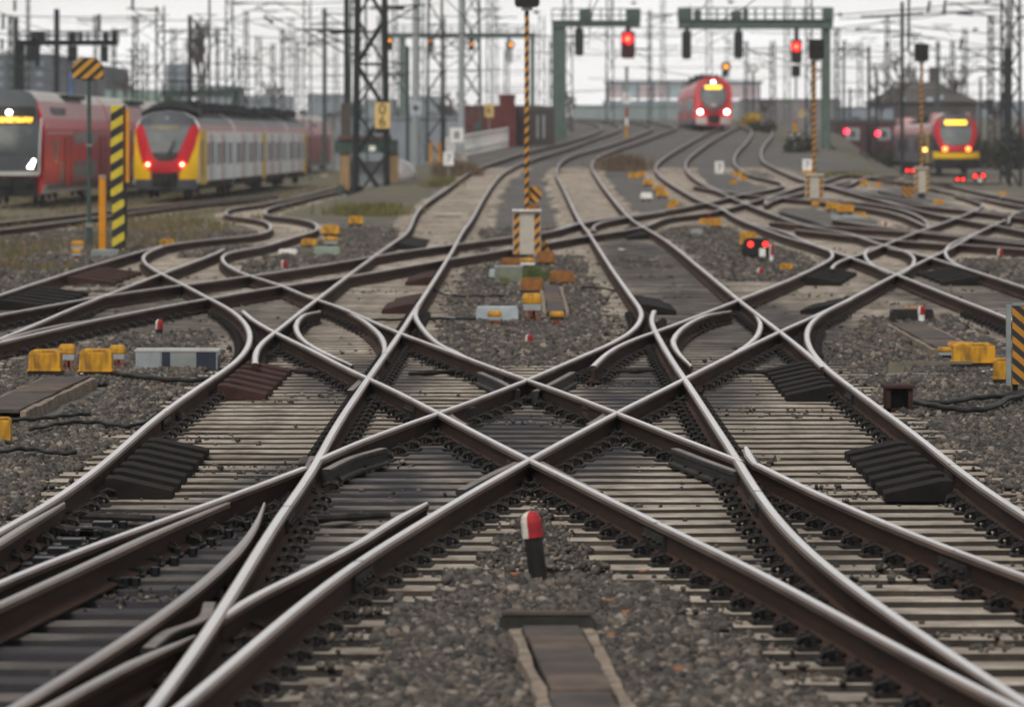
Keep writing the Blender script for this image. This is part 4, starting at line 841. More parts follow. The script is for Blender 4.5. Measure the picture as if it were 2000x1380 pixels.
# right edge striped board
p, s = place(1990, 775); Z = lambda y: (775-y)/s; t = thing('hazard_board', 'orange and black striped board with silver edge at the right margin', 'warning board', p)
mb = MB(); mb.box((.075, 0, (Z(750)+Z(597))/2), (56/s, .03, 153/s)); mb.build('striped_panel', STRIPE('orange_black_board', (.014, .02, .02), (.52, .22, .012), .135, .85), t)
mb = MB(); mb.box((-.1, .0, (Z(752)+Z(595))/2), (9/s, .06, 158/s)); mb.box((.075, 0, Z(594)), (56/s, .05, 5/s)); mb.build('edge_frame', GALV, t)
mb = MB(); mb.box((-.03, .06, Z(765)/1), (.05, .05, .35)); mb.box((.16, .06, Z(765)), (.05, .05, .35)); mb.build('leg', BLACK, t)

# dwarf signals
LAMP_R = EM('lit_red_lamp', (1, .02, .015), 3)
def dwarf(label, px, base, x0, x1, y0, lamps, plate=None, r=4.2, legs=True, group='low signals showing red lamps'):
    p, s = place(px, base); Z = lambda y: (base-y)/s; X = lambda x: (x-px)/s
    t = thing('dwarf_signal', label, 'signal', p, 0, group); a, b2, h = X(x0), X(x1), Z(y0); zb = .06
    n = 7; top = [(b2-(b2-a)*.22+(b2-a)*.22*math.sin(k*math.pi/2/n), h*.62+h*.38*math.cos(k*math.pi/2/n)) for k in range(n+1)][::1]
    left = [(-(q_[0])+(a+b2), q_[1]) for q_ in top][::-1]
    mb = MB(); mb.prism([(a, zb)]+left+top+[(b2, zb)], 0, .18); hd = mb.build('housing', BLACK, t)
    for lx, ly in lamps:
        mb = MB(); mb.tube([(X(lx), -.015, Z(ly)), (X(lx), .02, Z(ly))], r/s, 14); mb.build('lamp', LAMP_R, hd)
    if plate:
        mb = MB(); mb.box((X(plate[0]), -.012, Z(plate[1])), (plate[2]/s, .015, plate[3]/s)); pl = mb.build('plate', WHITE, hd)
    mb = MB(); mb.box(((a+b2)/2, .09, .03), ((b2-a)*.5, .12, .1)); mb.build('foot', DARKSTEEL, t)
    return t
dwarf('near low black signal with two red lamps and white plate on right ballast', 1478, 508, 1450, 1504, 465, [(1466, 477), (1495, 477)], (1489, 493, 12, 16), 5.5)
dwarf('low signal with white plate and red lamps at the yellow nosed train foot', 1914, 362, 1902, 1925, 336, [(1905, 344), (1920, 343)], (1914, 352, 7, 8), 3.6)
dwarf('low signal with close red lamps in front of the yellow nosed train', 1875, 360, 1864, 1888, 340, [(1870, 350), (1881, 350)], None, 2.6)
dwarf('low signal with close red lamps left of the right striped pole', 1777, 342, 1768, 1788, 324, [(1772, 333), (1782, 333)], None, 2.6)
# ------------------------------------------------------------------ trains
TR_RED = M('train_red', (.48, .016, .024), (.38, .012, .018), scale=1, rough=.35); TR_ROSE = M('train_pale_roof_edge', (.50, .30, .30), (.42, .25, .25), scale=1, rough=.5)
TR_YEL = M('train_yellow', (.74, .46, .01), (.68, .41, .01), scale=1, rough=.35); TR_SIL = M('train_silver', (.78, .80, .82), (.70, .72, .74), scale=1.5, rough=.45, stretch=(1, .2, 1))
TR_GRY = M('train_dark_grey', (.075, .082, .092), (.055, .06, .068), scale=1, rough=.4); TR_ROOF = M('train_light_roof', (.50, .49, .47), (.40, .39, .37), scale=1, rough=.6)
TR_BLK = M('train_underframe', (.018, .018, .02), (.012, .012, .012), rough=.7); TR_GLS = M('train_window_glass', (.085, .10, .11), (.045, .055, .06), scale=.6, rough=.25, spec=.35); TR_WSC = M('train_windscreen', (.17, .19, .19), (.09, .10, .105), scale=.8, rough=.45, spec=.15)
TR_WHT = M('train_white_line', (.72, .72, .72), rough=.4); TR_DOOR = M('train_door_rubber', (.02, .02, .022), rough=.5)
PALEGLS = M('sky_reflection_glass', (.33, .40, .43), (.22, .27, .29), scale=.5, rough=.2, spec=.4)  # base colour painted pale to stand for sky reflected in the windows
LED = EM('lit_orange_display', (1, .42, .02), 2.6); HEAD = EM('lit_headlamp', (1, .93, .80), 9); TAIL = EM('lit_tail_lamp', (1, .06, .03), 10)
def led_pattern():
    m = bpy.data.materials.new('lit_dot_display'); m.use_nodes = True; t = m.node_tree; b = t.nodes['Principled BSDF']
    tc = N('ShaderNodeTexCoord', t); mp = N('ShaderNodeMapping', t); mp.inputs['Scale'].default_value = (14, 1, 9); n = N('ShaderNodeTexNoise', t); n.inputs['Scale'].default_value = 1.4; n.inputs['Detail'].default_value = 1
    r_ = N('ShaderNodeValToRGB', t); r_.color_ramp.elements[0].position = .42; r_.color_ramp.elements[0].color = (.05, .02, 0, 1); r_.color_ramp.elements[1].position = .5; r_.color_ramp.elements[1].color = (1, .5, .03, 1)
    t.links.new(tc.outputs['Object'], mp.inputs[0]); t.links.new(mp.outputs[0], n.inputs['Vector']); t.links.new(n.outputs[0], r_.inputs[0]); t.links.new(r_.outputs[0], b.inputs['Emission Color']); b.inputs['Emission Strength'].default_value = 2.2; b.inputs['Base Color'].default_value = (.01, .01, .01, 1); return m
LEDP = led_pattern()
def surf_patch(name, poly, nose, off, mat, parent, cuts=5):
    """a panel with outline poly (x, z) lying on the nose surface y = nose(x, z), standing off by off"""
    bm = bmesh.new(); vs = [bm.verts.new((x, 0, z)) for x, z in poly]; bm.faces.new(vs)
    for ax in range(2):
        lo = min(p[ax] for p in poly); hi = max(p[ax] for p in poly)
        for i in range(1, 10):
            v = lo+(hi-lo)*i/10; no = (1, 0, 0) if ax == 0 else (0, 0, 1); co = (v, 0, 0) if ax == 0 else (0, 0, v)
            bmesh.ops.bisect_plane(bm, geom=bm.verts[:]+bm.edges[:]+bm.faces[:], plane_co=co, plane_no=no, dist=1e-5)
    for v in bm.verts: v.co.y = nose(v.co.x, v.co.z)-off
    me = bpy.data.meshes.new(name); bmesh.ops.recalc_face_normals(bm, faces=bm.faces); bm.to_mesh(me); bm.free(); me.materials.append(mat)
    o = bpy.data.objects.new(name, me); COL.objects.link(o); o.parent = parent
    s = o.modifiers.new('thickness', 'SOLIDIFY'); s.thickness = .03; s.offset = 0; return o
def roundrect(x0, x1, z0, z1, r, n=5):
    out = []
    for cx, cz, a0 in ((x1-r, z0+r, -90), (x1-r, z1-r, 0), (x0+r, z1-r, 90), (x0+r, z0+r, 180)):
        for i in range(n+1):
            a = math.radians(a0+90*i/n); out.append((cx+r*math.cos(a), cz+r*math.sin(a)))
    return out
def body_shell(name, ring, rmats, mats, nose, y1, parent, y0=None, front=True):
    """car body: cross-section ring (x, z) from the nose surface (or a flat end y0) back to y1"""
    mb = MB(); n = len(ring); fr = [(x, (nose(x, z) if y0 is None else y0), z) for x, z in ring]; mid = [(x, (max(nose(x, z), 0)+1.5 if y0 is None else y0+.01), z) for x, z in ring]; bk = [(x, y1, z) for x, z in ring]
    mb.loft([fr, mid, bk], 0, True, rmats); o = mb.build(name, mats, parent)
    for p in o.data.polygons: p.use_smooth = False
    return o
def side_panel(name, sd, hw, y0, y1, z0, z1, mat, parent, off=.012, top=None):
    mb = MB(); x = sd*(hw+off/2); mb.box((x, (y0+y1)/2, (z0+z1)/2), (off, y1-y0, z1-z0)); return mb.build(name, mat, parent)
def bogies(parent, ys, hw):
    for y in ys:
        mb = MB(); mb.box((0, y, .62), (2*hw-.5, 3.0, .35))
        mb.build('bogie_frame', TR_BLK, parent)
        for dy in (-1.2, 1.2):
            m2 = MB(); m2.tube([(-.82, y+dy, .46), (.82, y+dy, .46)], .08, 8)
            for sx in (-.75, .75): m2.tube([(sx-.065, y+dy, .46), (sx+.065, y+dy, .46)], .46, 18)
            m2.build('wheelset', DARKSTEEL, parent)
def pantograph(parent, y, z, s=1.0):
    mb = MB(); mb.beam((-.5, y, z), (-.3, y+.9*s, z+.5), .05); mb.beam((.5, y, z), (.3, y+.9*s, z+.5), .05); mb.beam((-.3, y+.9*s, z+.5), (-.15, y-.2, z+1.1*s), .045); mb.beam((.3, y+.9*s, z+.5), (.15, y-.2, z+1.1*s), .045); mb.beam((-.8, y-.2, z+1.12*s), (.8, y-.2, z+1.12*s), .07)
    mb.build('pantograph', BLACK, parent)
def roof_gear(parent, y0, y1, hw, z, seed, dens=1.0):
    rr = random.Random(seed); mb = MB(); y = y0
    while y < y1:
        l = rr.uniform(.8, 2.4); h = rr.uniform(.15, .58); w_ = rr.uniform(.5, hw*1.2); mb.box((rr.uniform(-.4, .4), y+l/2, z+h/2), (w_, l, h)); y += l+rr.uniform(.2, 1.1)/dens
    for sx in (-.8, .8): mb.tube([(sx, y0, z+.15), (sx, y1, z+.15)], .06, 6)
    for k in range(int((y1-y0)/1.6)): mb.tube([(rr.uniform(-.9, .9), y0+k*1.6, z), (rr.uniform(-.9, .9), y0+k*1.6, z+rr.uniform(.3, .55))], .07, 6)
    mb.build('roof_equipment', TR_BLK, parent)

def yaw_place(front, back): return math.atan2(-(back.x-front.x), back.y-front.y)
# --- double-decker, far left
fr_, bk_ = at(14, 0, 178), at(640, 0, 384); fx, bx = fr_.x, bk_.x-1.55
t = thing('double_decker_train', 'long red double-deck train with light grey roof and lit headlamp entering at the far left', 'train', (fx, 178, gz(fx, 178, 0)-.1), math.atan2(-(bx-fx), 384-178))
hw = 1.40
def nose1(x, z): return .5*(abs(x)/hw)**3+max(0, (z-1.9)/2.7)**1.6*1.5
ring = [(-1.30, .45), (1.30, .45), (1.40, .8), (1.40, 3.05), (1.30, 3.5), (1.05, 4.2), (.75, 4.52), (.3, 4.63), (-.3, 4.63), (-.75, 4.52), (-1.05, 4.2), (-1.30, 3.5), (-1.40, 3.05), (-1.40, .8)]
rm = [3, 2, 0, 0, 1, 2, 2, 2, 2, 2, 1, 0, 0, 2]
Z0 = 0; car = 26.8; yy = 0
for k in range(8):
    y1 = yy+car-.5
    body_shell('car_body', ring, rm, [TR_RED, TR_ROSE, TR_ROOF, TR_BLK], nose1, y1, t, None if k == 0 else yy)
    for sd in ((1, -1) if k < 2 else (1,)):
        a = yy+(3.2 if k == 0 else 1.0)
        side_panel('lower_window', sd, hw, a+8, a+17.2, .95, 1.7, TR_GLS, t); side_panel('upper_window', sd, hw, a+8, a+17.2, 2.45, 2.98, TR_GLS, t)
        for dy in (5.0, 19.0):
            side_panel('door', sd, hw, a+dy, a+dy+1.6, .7, 2.7, TR_RED, t, .02)
            for e in (-.18, 1.66): side_panel('door_edge', sd, hw, a+dy+e, a+dy+e+.14, .62, 2.75, TR_DOOR, t, .03)
        side_panel('end_window', sd, hw, a+.7, a+2.4, 1.65, 2.6, TR_GLS, t); side_panel('vent_grille', sd, hw, a+2.9, a+4.4, .8, 1.7, TR_GLS, t); side_panel('white_band', sd, hw, yy+(1.9 if k == 0 else .1), y1-.1, 2.86, 2.96, TR_ROSE, t, .008)
        side_panel('skirt_band', sd, hw, yy+(1.9 if k == 0 else .1), y1-.1, .62, .86, TR_GRY, t, .008)
        side_panel('roof_vents', sd, 1.19, a+1.5, a+6.5, 3.3, 3.95, TR_GLS, t, .06)
    mb = MB(); mb.box((0, y1+.25, 2.4), (2.0, .55, 3.4)); mb.build('gangway', TR_BLK, t); bogies(t, (yy+4.5, yy+car-5), hw)
    if k < 2:
        mb = MB(); mb.box((.9, yy+car*.55, 4.45), (.5, 7, .18)); mb.build('roof_grille', TR_BLK, t)
    yy += car
surf_patch('front_mask', [(-1.2, 1.25), (1.2, 1.25), (1.22, 3.0), (1.12, 3.5), (1.03, 4.2), (.75, 4.53), (.3, 4.64), (-.3, 4.64), (-.75, 4.53), (-1.03, 4.2), (-1.12, 3.5), (-1.22, 3.0)], nose1, .02, TR_GRY, t)
surf_patch('windscreen', roundrect(-1.0, 1.0, 2.02, 3.2, .15), nose1, .05, M('train_dark_windscreen', (.10, .115, .12), (.03, .034, .036), scale=.7, rough=.35, spec=.2), t)
surf_patch('display_panel', roundrect(-1.02, 1.02, 3.25, 3.95, .15), nose1, .05, BLACK, t)
surf_patch('destination_display', roundrect(-.9, .93, 3.32, 3.52, .03), nose1, .08, LEDP, t)
surf_patch('white_edge_line', [(1.225, 1.3), (1.265, 1.3), (1.28, 3.5), (1.24, 3.5)], nose1, .03, TR_WHT, t); surf_patch('white_edge_line', [(-1.265, 1.3), (-1.225, 1.3), (-1.24, 3.5), (-1.28, 3.5)], nose1, .03, TR_WHT, t)
surf_patch('white_lower_line', roundrect(-1.25, 1.25, 1.2, 1.36, .05), nose1, .05, TR_ROOF, t)
for sx in (-1, 1): surf_patch('headlamp', [(sx*.80, 1.5), (sx*1.0, 1.47), (sx*1.10, 1.82), (sx*1.03, 1.86)], nose1, .06, HEAD, t)
mb = MB(); mb.tube([(0, nose1(0, 3.6)-.22, 3.72), (0, nose1(0, 3.75)+.1, 3.72)], .10, 14); mb.build('top_lamp', HEAD, t)
mb = MB(); mb.beam((.25, .1, 2.0), (.75, .25, 2.75), .05); mb.build('wiper', BLACK, t)
mb = MB(); mb.box((0, .2, .72), (2.3, .7, .75)); mb.box((0, -.25, .95), (.45, .5, .35)); mb.tube([(-.85, -.35, 1.0), (-.85, .2, 1.0)], .2, 12); mb.tube([(.85, -.35, 1.0), (.85, .2, 1.0)], .2, 12); mb.build('coupler', TR_BLK, t)

# --- yellow, red and silver train
fr_, bk_ = at(322, 0, 194), at(598, 0, 262); fx, bx = fr_.x, bk_.x-1.38
t = thing('suburban_train', 'yellow and red nosed train with silver sides and black roof gear, red tail lamps lit', 'train', (fx, 194, gz(fx, 194, 0)-.05), math.atan2(-(bx-fx), 262-194))
hw = 1.42
def nose2(x, z): return .55*(abs(x)/hw)**2.6+max(0, (z-1.3)/2.6)**1.5*1.3
ring = [(-1.30, .42), (1.30, .42), (1.42, .75), (1.42, 2.95), (1.36, 3.25), (1.15, 3.55), (.7, 3.78), (0, 3.86), (-.7, 3.78), (-1.15, 3.55), (-1.36, 3.25), (-1.42, 2.95), (-1.42, .75)]
rm = [3, 3, 0, 1, 2, 3, 3, 3, 3, 2, 1, 0, 3]
yy = 0; Ls = [19, 19, 15, 15]
for k, ln in enumerate(Ls):
    y1 = yy+ln-.4
    body_shell('car_body', ring, rm, [TR_SIL, TR_ROSE, TR_GRY, TR_BLK], nose2, y1, t, None if k == 0 else yy)
    for sd in (1, -1):
        a = yy+(3.2 if k == 0 else .6); e = y1-.6
        nwin = 5; seg = (e-a)/nwin
        for i in range(nwin):
            y = a+seg*i
            if i in (1, 3):
                side_panel('door', sd, hw, y+.1, y+seg*.75, .75, 2.8, M('train_silver_door', (.66, .68, .70), rough=.45), t, .02); side_panel('door_window', sd, hw, y+.25, y+seg*.65, 1.5, 2.5, PALEGLS, t, .03)
                for q_ in (.02,): side_panel('red_door_post', sd, hw, y+seg*q_, y+seg*q_+.1, .6, 2.9, TR_RED, t, .03)
            else: side_panel('window', sd, hw, y+.1, y+seg*.88, 1.45, 2.45, PALEGLS, t, .015)
        if k in (1, 3): side_panel('yellow_end_panel', sd, hw, y1-2.6, y1, .62, 2.9, TR_YEL, t, .014)
    if k == 0:
        for sd in (1, -1): side_panel('yellow_cab_side', sd, hw, 1.0, 4.4, .62, 3.0, TR_YEL, t, .02); side_panel('cab_door', sd, hw, 1.9, 2.6, 1.0, 2.6, TR_GLS, t, .03)
    roof_gear(t, yy+(3.4 if k == 0 else .8), y1-.6, hw, 3.82, 5+k)
    bogies(t, (yy+2.8, yy+ln-.2), hw); mb = MB(); mb.box((0, y1+.2, 2.0), (2.2, .42, 2.7)); mb.build('gangway', TR_BLK, t); yy += ln
pantograph(t, 9.5, 4.1); pantograph(t, 38, 4.1)
mb = MB(); mb.loft([[(x, nose2(x, 3.7)+.5+dy, 3.75+dz*(1-(x/1.3)**2)) for x in [-1.25+2.5*i/12 for i in range(13)]]+[(x, nose2(x, 3.7)+.6+dy, 3.6) for x in [1.25-2.5*i/12 for i in range(13)]] for dy, dz in ((0, .25), (.6, .55), (2.4, .6))]); mb.build('roof_fairing', TR_BLK, t)
surf_patch('yellow_flank', [(-1.40, .85), (-.62, .85), (-.66, 1.25), (-1.02, 1.62), (-1.25, 2.3), (-1.38, 2.95), (-1.41, 2.95)], nose2, .02, TR_YEL, t)
surf_patch('yellow_flank', [(.62, .85), (1.40, .85), (1.41, 2.95), (1.38, 2.95), (1.25, 2.3), (1.02, 1.62), (.66, 1.25)], nose2, .02, TR_YEL, t)
surf_patch('red_front', [(-.62, 1.22), (-.3, 1.14), (.3, 1.14), (.66, 1.22), (1.02, 1.6), (1.25, 2.3), (1.39, 3.0), (1.26, 3.3), (-1.26, 3.3), (-1.39, 3.0), (-1.25, 2.3), (-1.02, 1.6), (-.66, 1.22)], nose2, .04, TR_RED, t)
surf_patch('windscreen', [(-.3, 1.72), (.3, 1.72), (.52, 1.88), (.7, 2.3), (1.03, 3.2), (-1.03, 3.2), (-.7, 2.3), (-.52, 1.88)], nose2, .07, TR_WSC, t)
surf_patch('screen_foot', [(-.28, 1.68), (.28, 1.68), (.52, 1.86), (.58, 2.0), (-.58, 2.0), (-.52, 1.86)], nose2, .09, BLACK, t)
surf_patch('display_strip', roundrect(-.62, .62, 3.02, 3.18, .03), nose2, .09, M('unlit_display', (.2, .18, .11), rough=.4), t)
surf_patch('brow', [(-1.26, 3.2), (1.26, 3.2), (1.16, 3.5), (.7, 3.76), (0, 3.84), (-.7, 3.76), (-1.16, 3.5)], nose2, .05, TR_GRY, t)
surf_patch('coupler_recess', roundrect(-.56, .56, .5, 1.16, .05), nose2, .03, BLACK, t)
mb = MB(); mb.box((0, -.15, .85), (.35, .5, .3)); mb.build('coupler', DARKSTEEL, t)
surf_patch('lower_apron', roundrect(-1.36, 1.36, .42, .84, .08), nose2, .015, TR_GRY, t)
for sx in (-1, 1):
    mb = MB(); y = nose2(.72, 1.5)-.1; mb.tube([(sx*.75, y, 1.5), (sx*.75, y+.1, 1.5)], .075, 12); mb.build('tail_lamp', EM('bright_tail_lamp', (1, .10, .05), 30), t)
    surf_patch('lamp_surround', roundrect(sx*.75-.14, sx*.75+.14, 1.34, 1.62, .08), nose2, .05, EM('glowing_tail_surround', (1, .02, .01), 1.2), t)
mb = MB(); mb.beam((.15, -.02, 1.98), (.42, .15, 2.55), .05); mb.build('wiper', BLACK, t)
mb = MB(); mb.tube([(0, nose2(0, 3.55)-.12, 3.5), (0, nose2(0, 3.55), 3.5)], .09, 10); mb.build('top_lamp', GREYB, t)

# --- red train coming down the middle
fx = at(1394, 0, 335).x; bx = at(1353, 0, 384).x+.2
t = thing('regional_train', 'red train with dark oval windscreen and bright white headlamps approaching down the middle', 'train', (fx, 335, gz(fx, 335, 0)-.1), math.atan2(-(bx-fx), 49))
hw = 1.42
def nose3(x, z): return .8*(abs(x)/hw)**2.4+max(0, (z-1.5)/2.6)**1.5*1.8
ring = [(-1.28, .4), (1.28, .4), (1.40, .75), (1.42, 2.7), (1.34, 3.2), (1.1, 3.65), (.6, 3.95), (0, 4.02), (-.6, 3.95), (-1.1, 3.65), (-1.34, 3.2), (-1.42, 2.7), (-1.40, .75)]
rm = [3, 2, 0, 0, 1, 1, 2, 2, 1, 1, 0, 0, 2]
yy = 0
for k in range(2):
    y1 = yy+26; body_shell('car_body', ring, rm, [TR_RED, TR_ROSE, TR_GRY, TR_BLK], nose3, y1, t, None if k == 0 else yy)
    for sd in (-1, 1):
        side_panel('window_band', sd, hw, yy+5, yy+13, 1.5, 2.45, TR_GLS, t); side_panel('window_band', sd, hw, yy+16, yy+24, 1.5, 2.45, TR_GLS, t); side_panel('door', sd, hw, yy+13.6, yy+15.3, .7, 2.6, TR_GRY, t, .02); side_panel('grey_skirt', sd, hw, yy+3, y1-.2, .5, .85, TR_GRY, t)
    roof_gear(t, yy+5, y1-2, hw, 3.9, 31+k); bogies(t, (yy+4, yy+22), hw); yy += 26.6
surf_patch('windscreen_surround', [(1.02*math.cos(a)*(.93 if math.sin(a) < 0 else 1), 2.62+1.18*math.sin(a)) for a in [2*math.pi*i/28 for i in range(28)]], nose3, .03, TR_GRY, t)
surf_patch('windscreen', [(.9*math.cos(a), 2.5+.75*math.sin(a)) for a in [2*math.pi*i/24 for i in range(24)]], nose3, .06, TR_WSC, t)
surf_patch('destination_display', roundrect(-.62, .62, 3.12, 3.36, .06), nose3, .09, LED, t)
surf_patch('badge', roundrect(-.2, .2, 1.78, 1.98, .04), nose3, .07, TR_ROSE, t)
for sx in (-1, 1):
    mb = MB(); y = nose3(1.0, 1.4)-.1; mb.tube([(sx*1.0, y-.02, 1.38), (sx*1.0, y+.25, 1.38)], .17, 14); mb.build('headlamp', HEAD, t)
    surf_patch('grey_bumper', [(sx*.5, .45), (sx*1.3, .45), (sx*1.3, .95), (sx*.55, .95)], nose3, .03, TR_ROOF, t)
mb = MB(); mb.tube([(0, nose3(0, 3.62)-.1, 3.58), (0, nose3(0, 3.62)+.1, 3.58)], .15, 14); mb.build('top_lamp', HEAD, t)
surf_patch('coupler_recess', roundrect(-.45, .45, .5, 1.15, .08), nose3, .05, BLACK, t); mb = MB(); mb.box((0, -.2, .85), (.3, .6, .3)); mb.build('coupler', DARKSTEEL, t)

# --- yellow nosed train on the right
fx = at(1869, 0, 296).x; bx = at(1744, 0, 331).x+1.55
t = thing('light_train', 'grey train with yellow and red front and lit orange display waiting at right', 'train', (fx, 296, gz(fx, 296, 0)-.05), math.atan2(-(bx-fx), 35))
hw = 1.42
def nose4(x, z): return .7*(abs(x)/hw)**2.4+max(0, (z-1.2)/2.8)**1.5*1.3
ring = [(-1.28, .4), (1.28, .4), (1.40, .75), (1.42, 2.7), (1.34, 3.2), (1.05, 3.75), (.6, 4.05), (0, 4.1), (-.6, 4.05), (-1.05, 3.75), (-1.34, 3.2), (-1.42, 2.7), (-1.40, .75)]
ringb = [(-1.28, .4), (1.28, .4), (1.40, .75), (1.42, 2.7), (1.36, 3.1), (1.2, 3.3), (.6, 3.45), (0, 3.5), (-.6, 3.45), (-1.2, 3.3), (-1.36, 3.1), (-1.42, 2.7), (-1.40, .75)]
rm = [3, 3, 0, 1, 1, 2, 2, 2, 2, 1, 1, 0, 3]
body_shell('cab_body', ring, rm, [TR_GRY, TR_ROSE, TR_ROOF, TR_BLK], nose4, 4.2, t)
TR_DGR = M('train_plum_grey', (.17, .165, .19), (.13, .125, .15), scale=1, rough=.45)
body_shell('car_body', ringb, rm, [TR_DGR, TR_ROSE, TR_ROOF, TR_BLK], nose4, 36, t, 4.2)
for sd in (-1, 1):
    for y in (6, 12, 20, 27): side_panel('window', sd, hw, y, y+3.6, 1.5, 2.4, TR_GLS, t)
    for y in (10.2, 24.4): side_panel('door', sd, hw, y, y+1.4, .7, 2.6, TR_GRY, t, .02)
    side_panel('yellow_cab_edge', sd, hw, 3.2, 4.6, .7, 2.9, TR_YEL, t, .02); side_panel('cab_side_window', sd, hw, 1.4, 2.9, 1.5, 2.6, TR_DOOR, t, .03); side_panel('yellow_rear_edge', sd, hw, 34, 36, .7, 2.9, TR_YEL, t, .02)
mb = MB(); mb.tube([(-1.47, 4.8, 1.62), (-1.41, 4.8, 1.62)], .12, 10); mb.tube([(-1.47, 6.6, 1.62), (-1.41, 6.6, 1.62)], .12, 10); mb.build('side_lamp', EM('lit_amber_lamp', (1, .45, .1), 8), t)
roof_gear(t, 8, 28, hw, 3.4, 77, .8); mb = MB(); mb.prism([(4.2, 3.4), (8.0, 3.4), (6.0, 4.0), (4.2, 4.1)], -1.1, 1.1, axis='X'); mb.build('roof_step', TR_ROSE, t)
mb = MB(); mb.prism([(29, 3.4), (36, 3.4), (36, 3.9), (31, 3.9)], -1.1, 1.1, axis='X'); mb.build('roof_step', TR_ROSE, t)
bogies(t, (4, 32), hw)
surf_patch('red_surround', [(-.85, 1.5), (.85, 1.5), (1.28, 2.6), (1.2, 3.4), (.8, 3.9), (-.8, 3.9), (-1.2, 3.4), (-1.28, 2.6)], nose4, .02, TR_RED, t)
surf_patch('windscreen', [(-.68, 1.95), (.68, 1.95), (.9, 2.5), (.9, 3.1), (-.9, 3.1), (-.9, 2.5)], nose4, .05, TR_WSC, t)
surf_patch('grey_brow', [(-.94, 3.08), (.94, 3.08), (.86, 3.75), (.7, 3.95), (-.7, 3.95), (-.86, 3.75)], nose4, .06, TR_GRY, t)
surf_patch('destination_display', roundrect(-.64, .64, 3.3, 3.58, .04), nose4, .09, LED, t)
surf_patch('yellow_bumper', [(-1.35, 1.05), (1.35, 1.05), (1.35, 1.5), (.9, 1.45), (.6, 1.42), (-.6, 1.42), (-.9, 1.45), (-1.35, 1.5)], nose4, .04, TR_YEL, t)
surf_patch('black_apron', roundrect(-1.3, 1.3, .35, 1.05, .1), nose4, .03, TR_BLK, t)
for sx in (-1, 1):
    mb = MB(); y = nose4(.68, 1.7)-.1; mb.tube([(sx*.68, y, 1.68), (sx*.68, y+.15, 1.68)], .14, 12); mb.build('tail_lamp', EM('orange_red_tail_lamp', (1, .14, .03), 7), t)
    surf_patch('dark_corner_window', [(sx*1.05, 1.6), (sx*1.36, 1.6), (sx*1.36, 2.6), (sx*1.25, 2.4)], nose4, .03, TR_DOOR, t)
mb = MB(); mb.box((0, -.2, .85), (.4, .6, .35)); mb.build('coupler', DARKSTEEL, t)
t.scale = (1.13, 1, 1)
# --- dark red carriage ends
p = at(2004, 0, 285); p = at(2036, 0, 285); t = thing('red_carriage', 'dark red carriage end at the right margin beyond the lattice masts', 'train', (p.x, 285, gz(p.x, 285, 0)), -.22)
body_shell('car_body', ring, [3, 3, 0, 0, 0, 1, 1, 1, 1, 0, 0, 0, 3], [M('dull_red_paint', (.20, .03, .035), rough=.6), TR_GRY, TR_GRY, TR_BLK], nose4, 14, t); surf_patch('end_window', roundrect(-.9, .9, 2.0, 3.0, .1), nose4, .03, TR_GLS, t); bogies(t, (4, 11), 1.42)
# ------------------------------------------------------------------ masts, gantries, wires
MAST_GROUP = 'overhead line masts across the yard'
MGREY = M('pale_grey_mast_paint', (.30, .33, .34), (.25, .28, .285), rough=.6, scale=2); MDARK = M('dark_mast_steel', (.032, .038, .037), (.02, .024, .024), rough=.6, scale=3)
def lattice_mast(label, px, top, d, w_px, mat=GREEN, base=None, step=1.15, arms=(), taper=.75, dbl=True, bold=1.0):
    X = (px-1000)*d/F; z0 = gz(X, d, -.3) if base is None else HC-(base-H0)*d/F; zt = HC-(top-H0)*d/F if top > 0 else max(HC+(H0+30)*d/F, z0+11); H = zt-z0; w = w_px*d/F
    t = thing('lattice_mast', label, 'lattice mast', (X, d, z0), random.uniform(-.05, .05), MAST_GROUP)
    mb = MB(); hw = lambda z: w/2*(1-(1-taper)*z/H); n = max(3, int(H/(step*max(w, .7)/.9))); lw = max(.08, w*.12)*bold
    for sx in (-1, 1):
        for sy in (-1, 1): mb.beam((sx*hw(0), sy*hw(0), 0), (sx*hw(H), sy*hw(H), H), lw)
    mb.build('legs', mat, t); lc = MB()
    for i in range(n):
        za, zb = H*i/n, H*(i+1)/n; s = 1 if i % 2 else -1
        for sy in (-1, 1):
            lc.beam((-s*hw(za), sy*hw(za), za), (s*hw(zb), sy*hw(zb), zb), lw*.62)
            if dbl and sy < 0 and w > 1.05: lc.beam((s*hw(za), sy*hw(za), za), (-s*hw(zb), sy*hw(zb), zb), lw*.5)
        for sx in (-1, 1): lc.beam((sx*hw(za), -s*hw(za), za), (sx*hw(zb), s*hw(zb), zb), lw*.55)
        if i % 3 == 0: lc.beam((-hw(za), -hw(za), za), (hw(za), -hw(za), za), lw*.6)
    lc.build('lacing', mat, t)
    for k, (z, l) in enumerate(arms): cantilever(t, HC-(z-H0)*d/F-z0, l, mat)
    return t, z0
def cantilever(t, z, l, mat=MDARK):
    mb = MB(); s = 1 if l > 0 else -1; mb.beam((0, 0, z), (l, 0, z+.1), .07); mb.beam((0, 0, z-1.0), (l*.85, 0, z+.05), .06); mb.beam((l*.5, 0, z-.4), (l, 0, z-.5), .05)
    c = mb.build('cantilever_arm', mat, t); mb = MB()
    for k in range(6): mb.tube([(s*(.25+k*.09), 0, z+.01), (s*(.29+k*.09), 0, z+.01)], .09, 8)
    mb.build('insulator', M('brown_insulator', (.10, .05, .035), rough=.3), c)
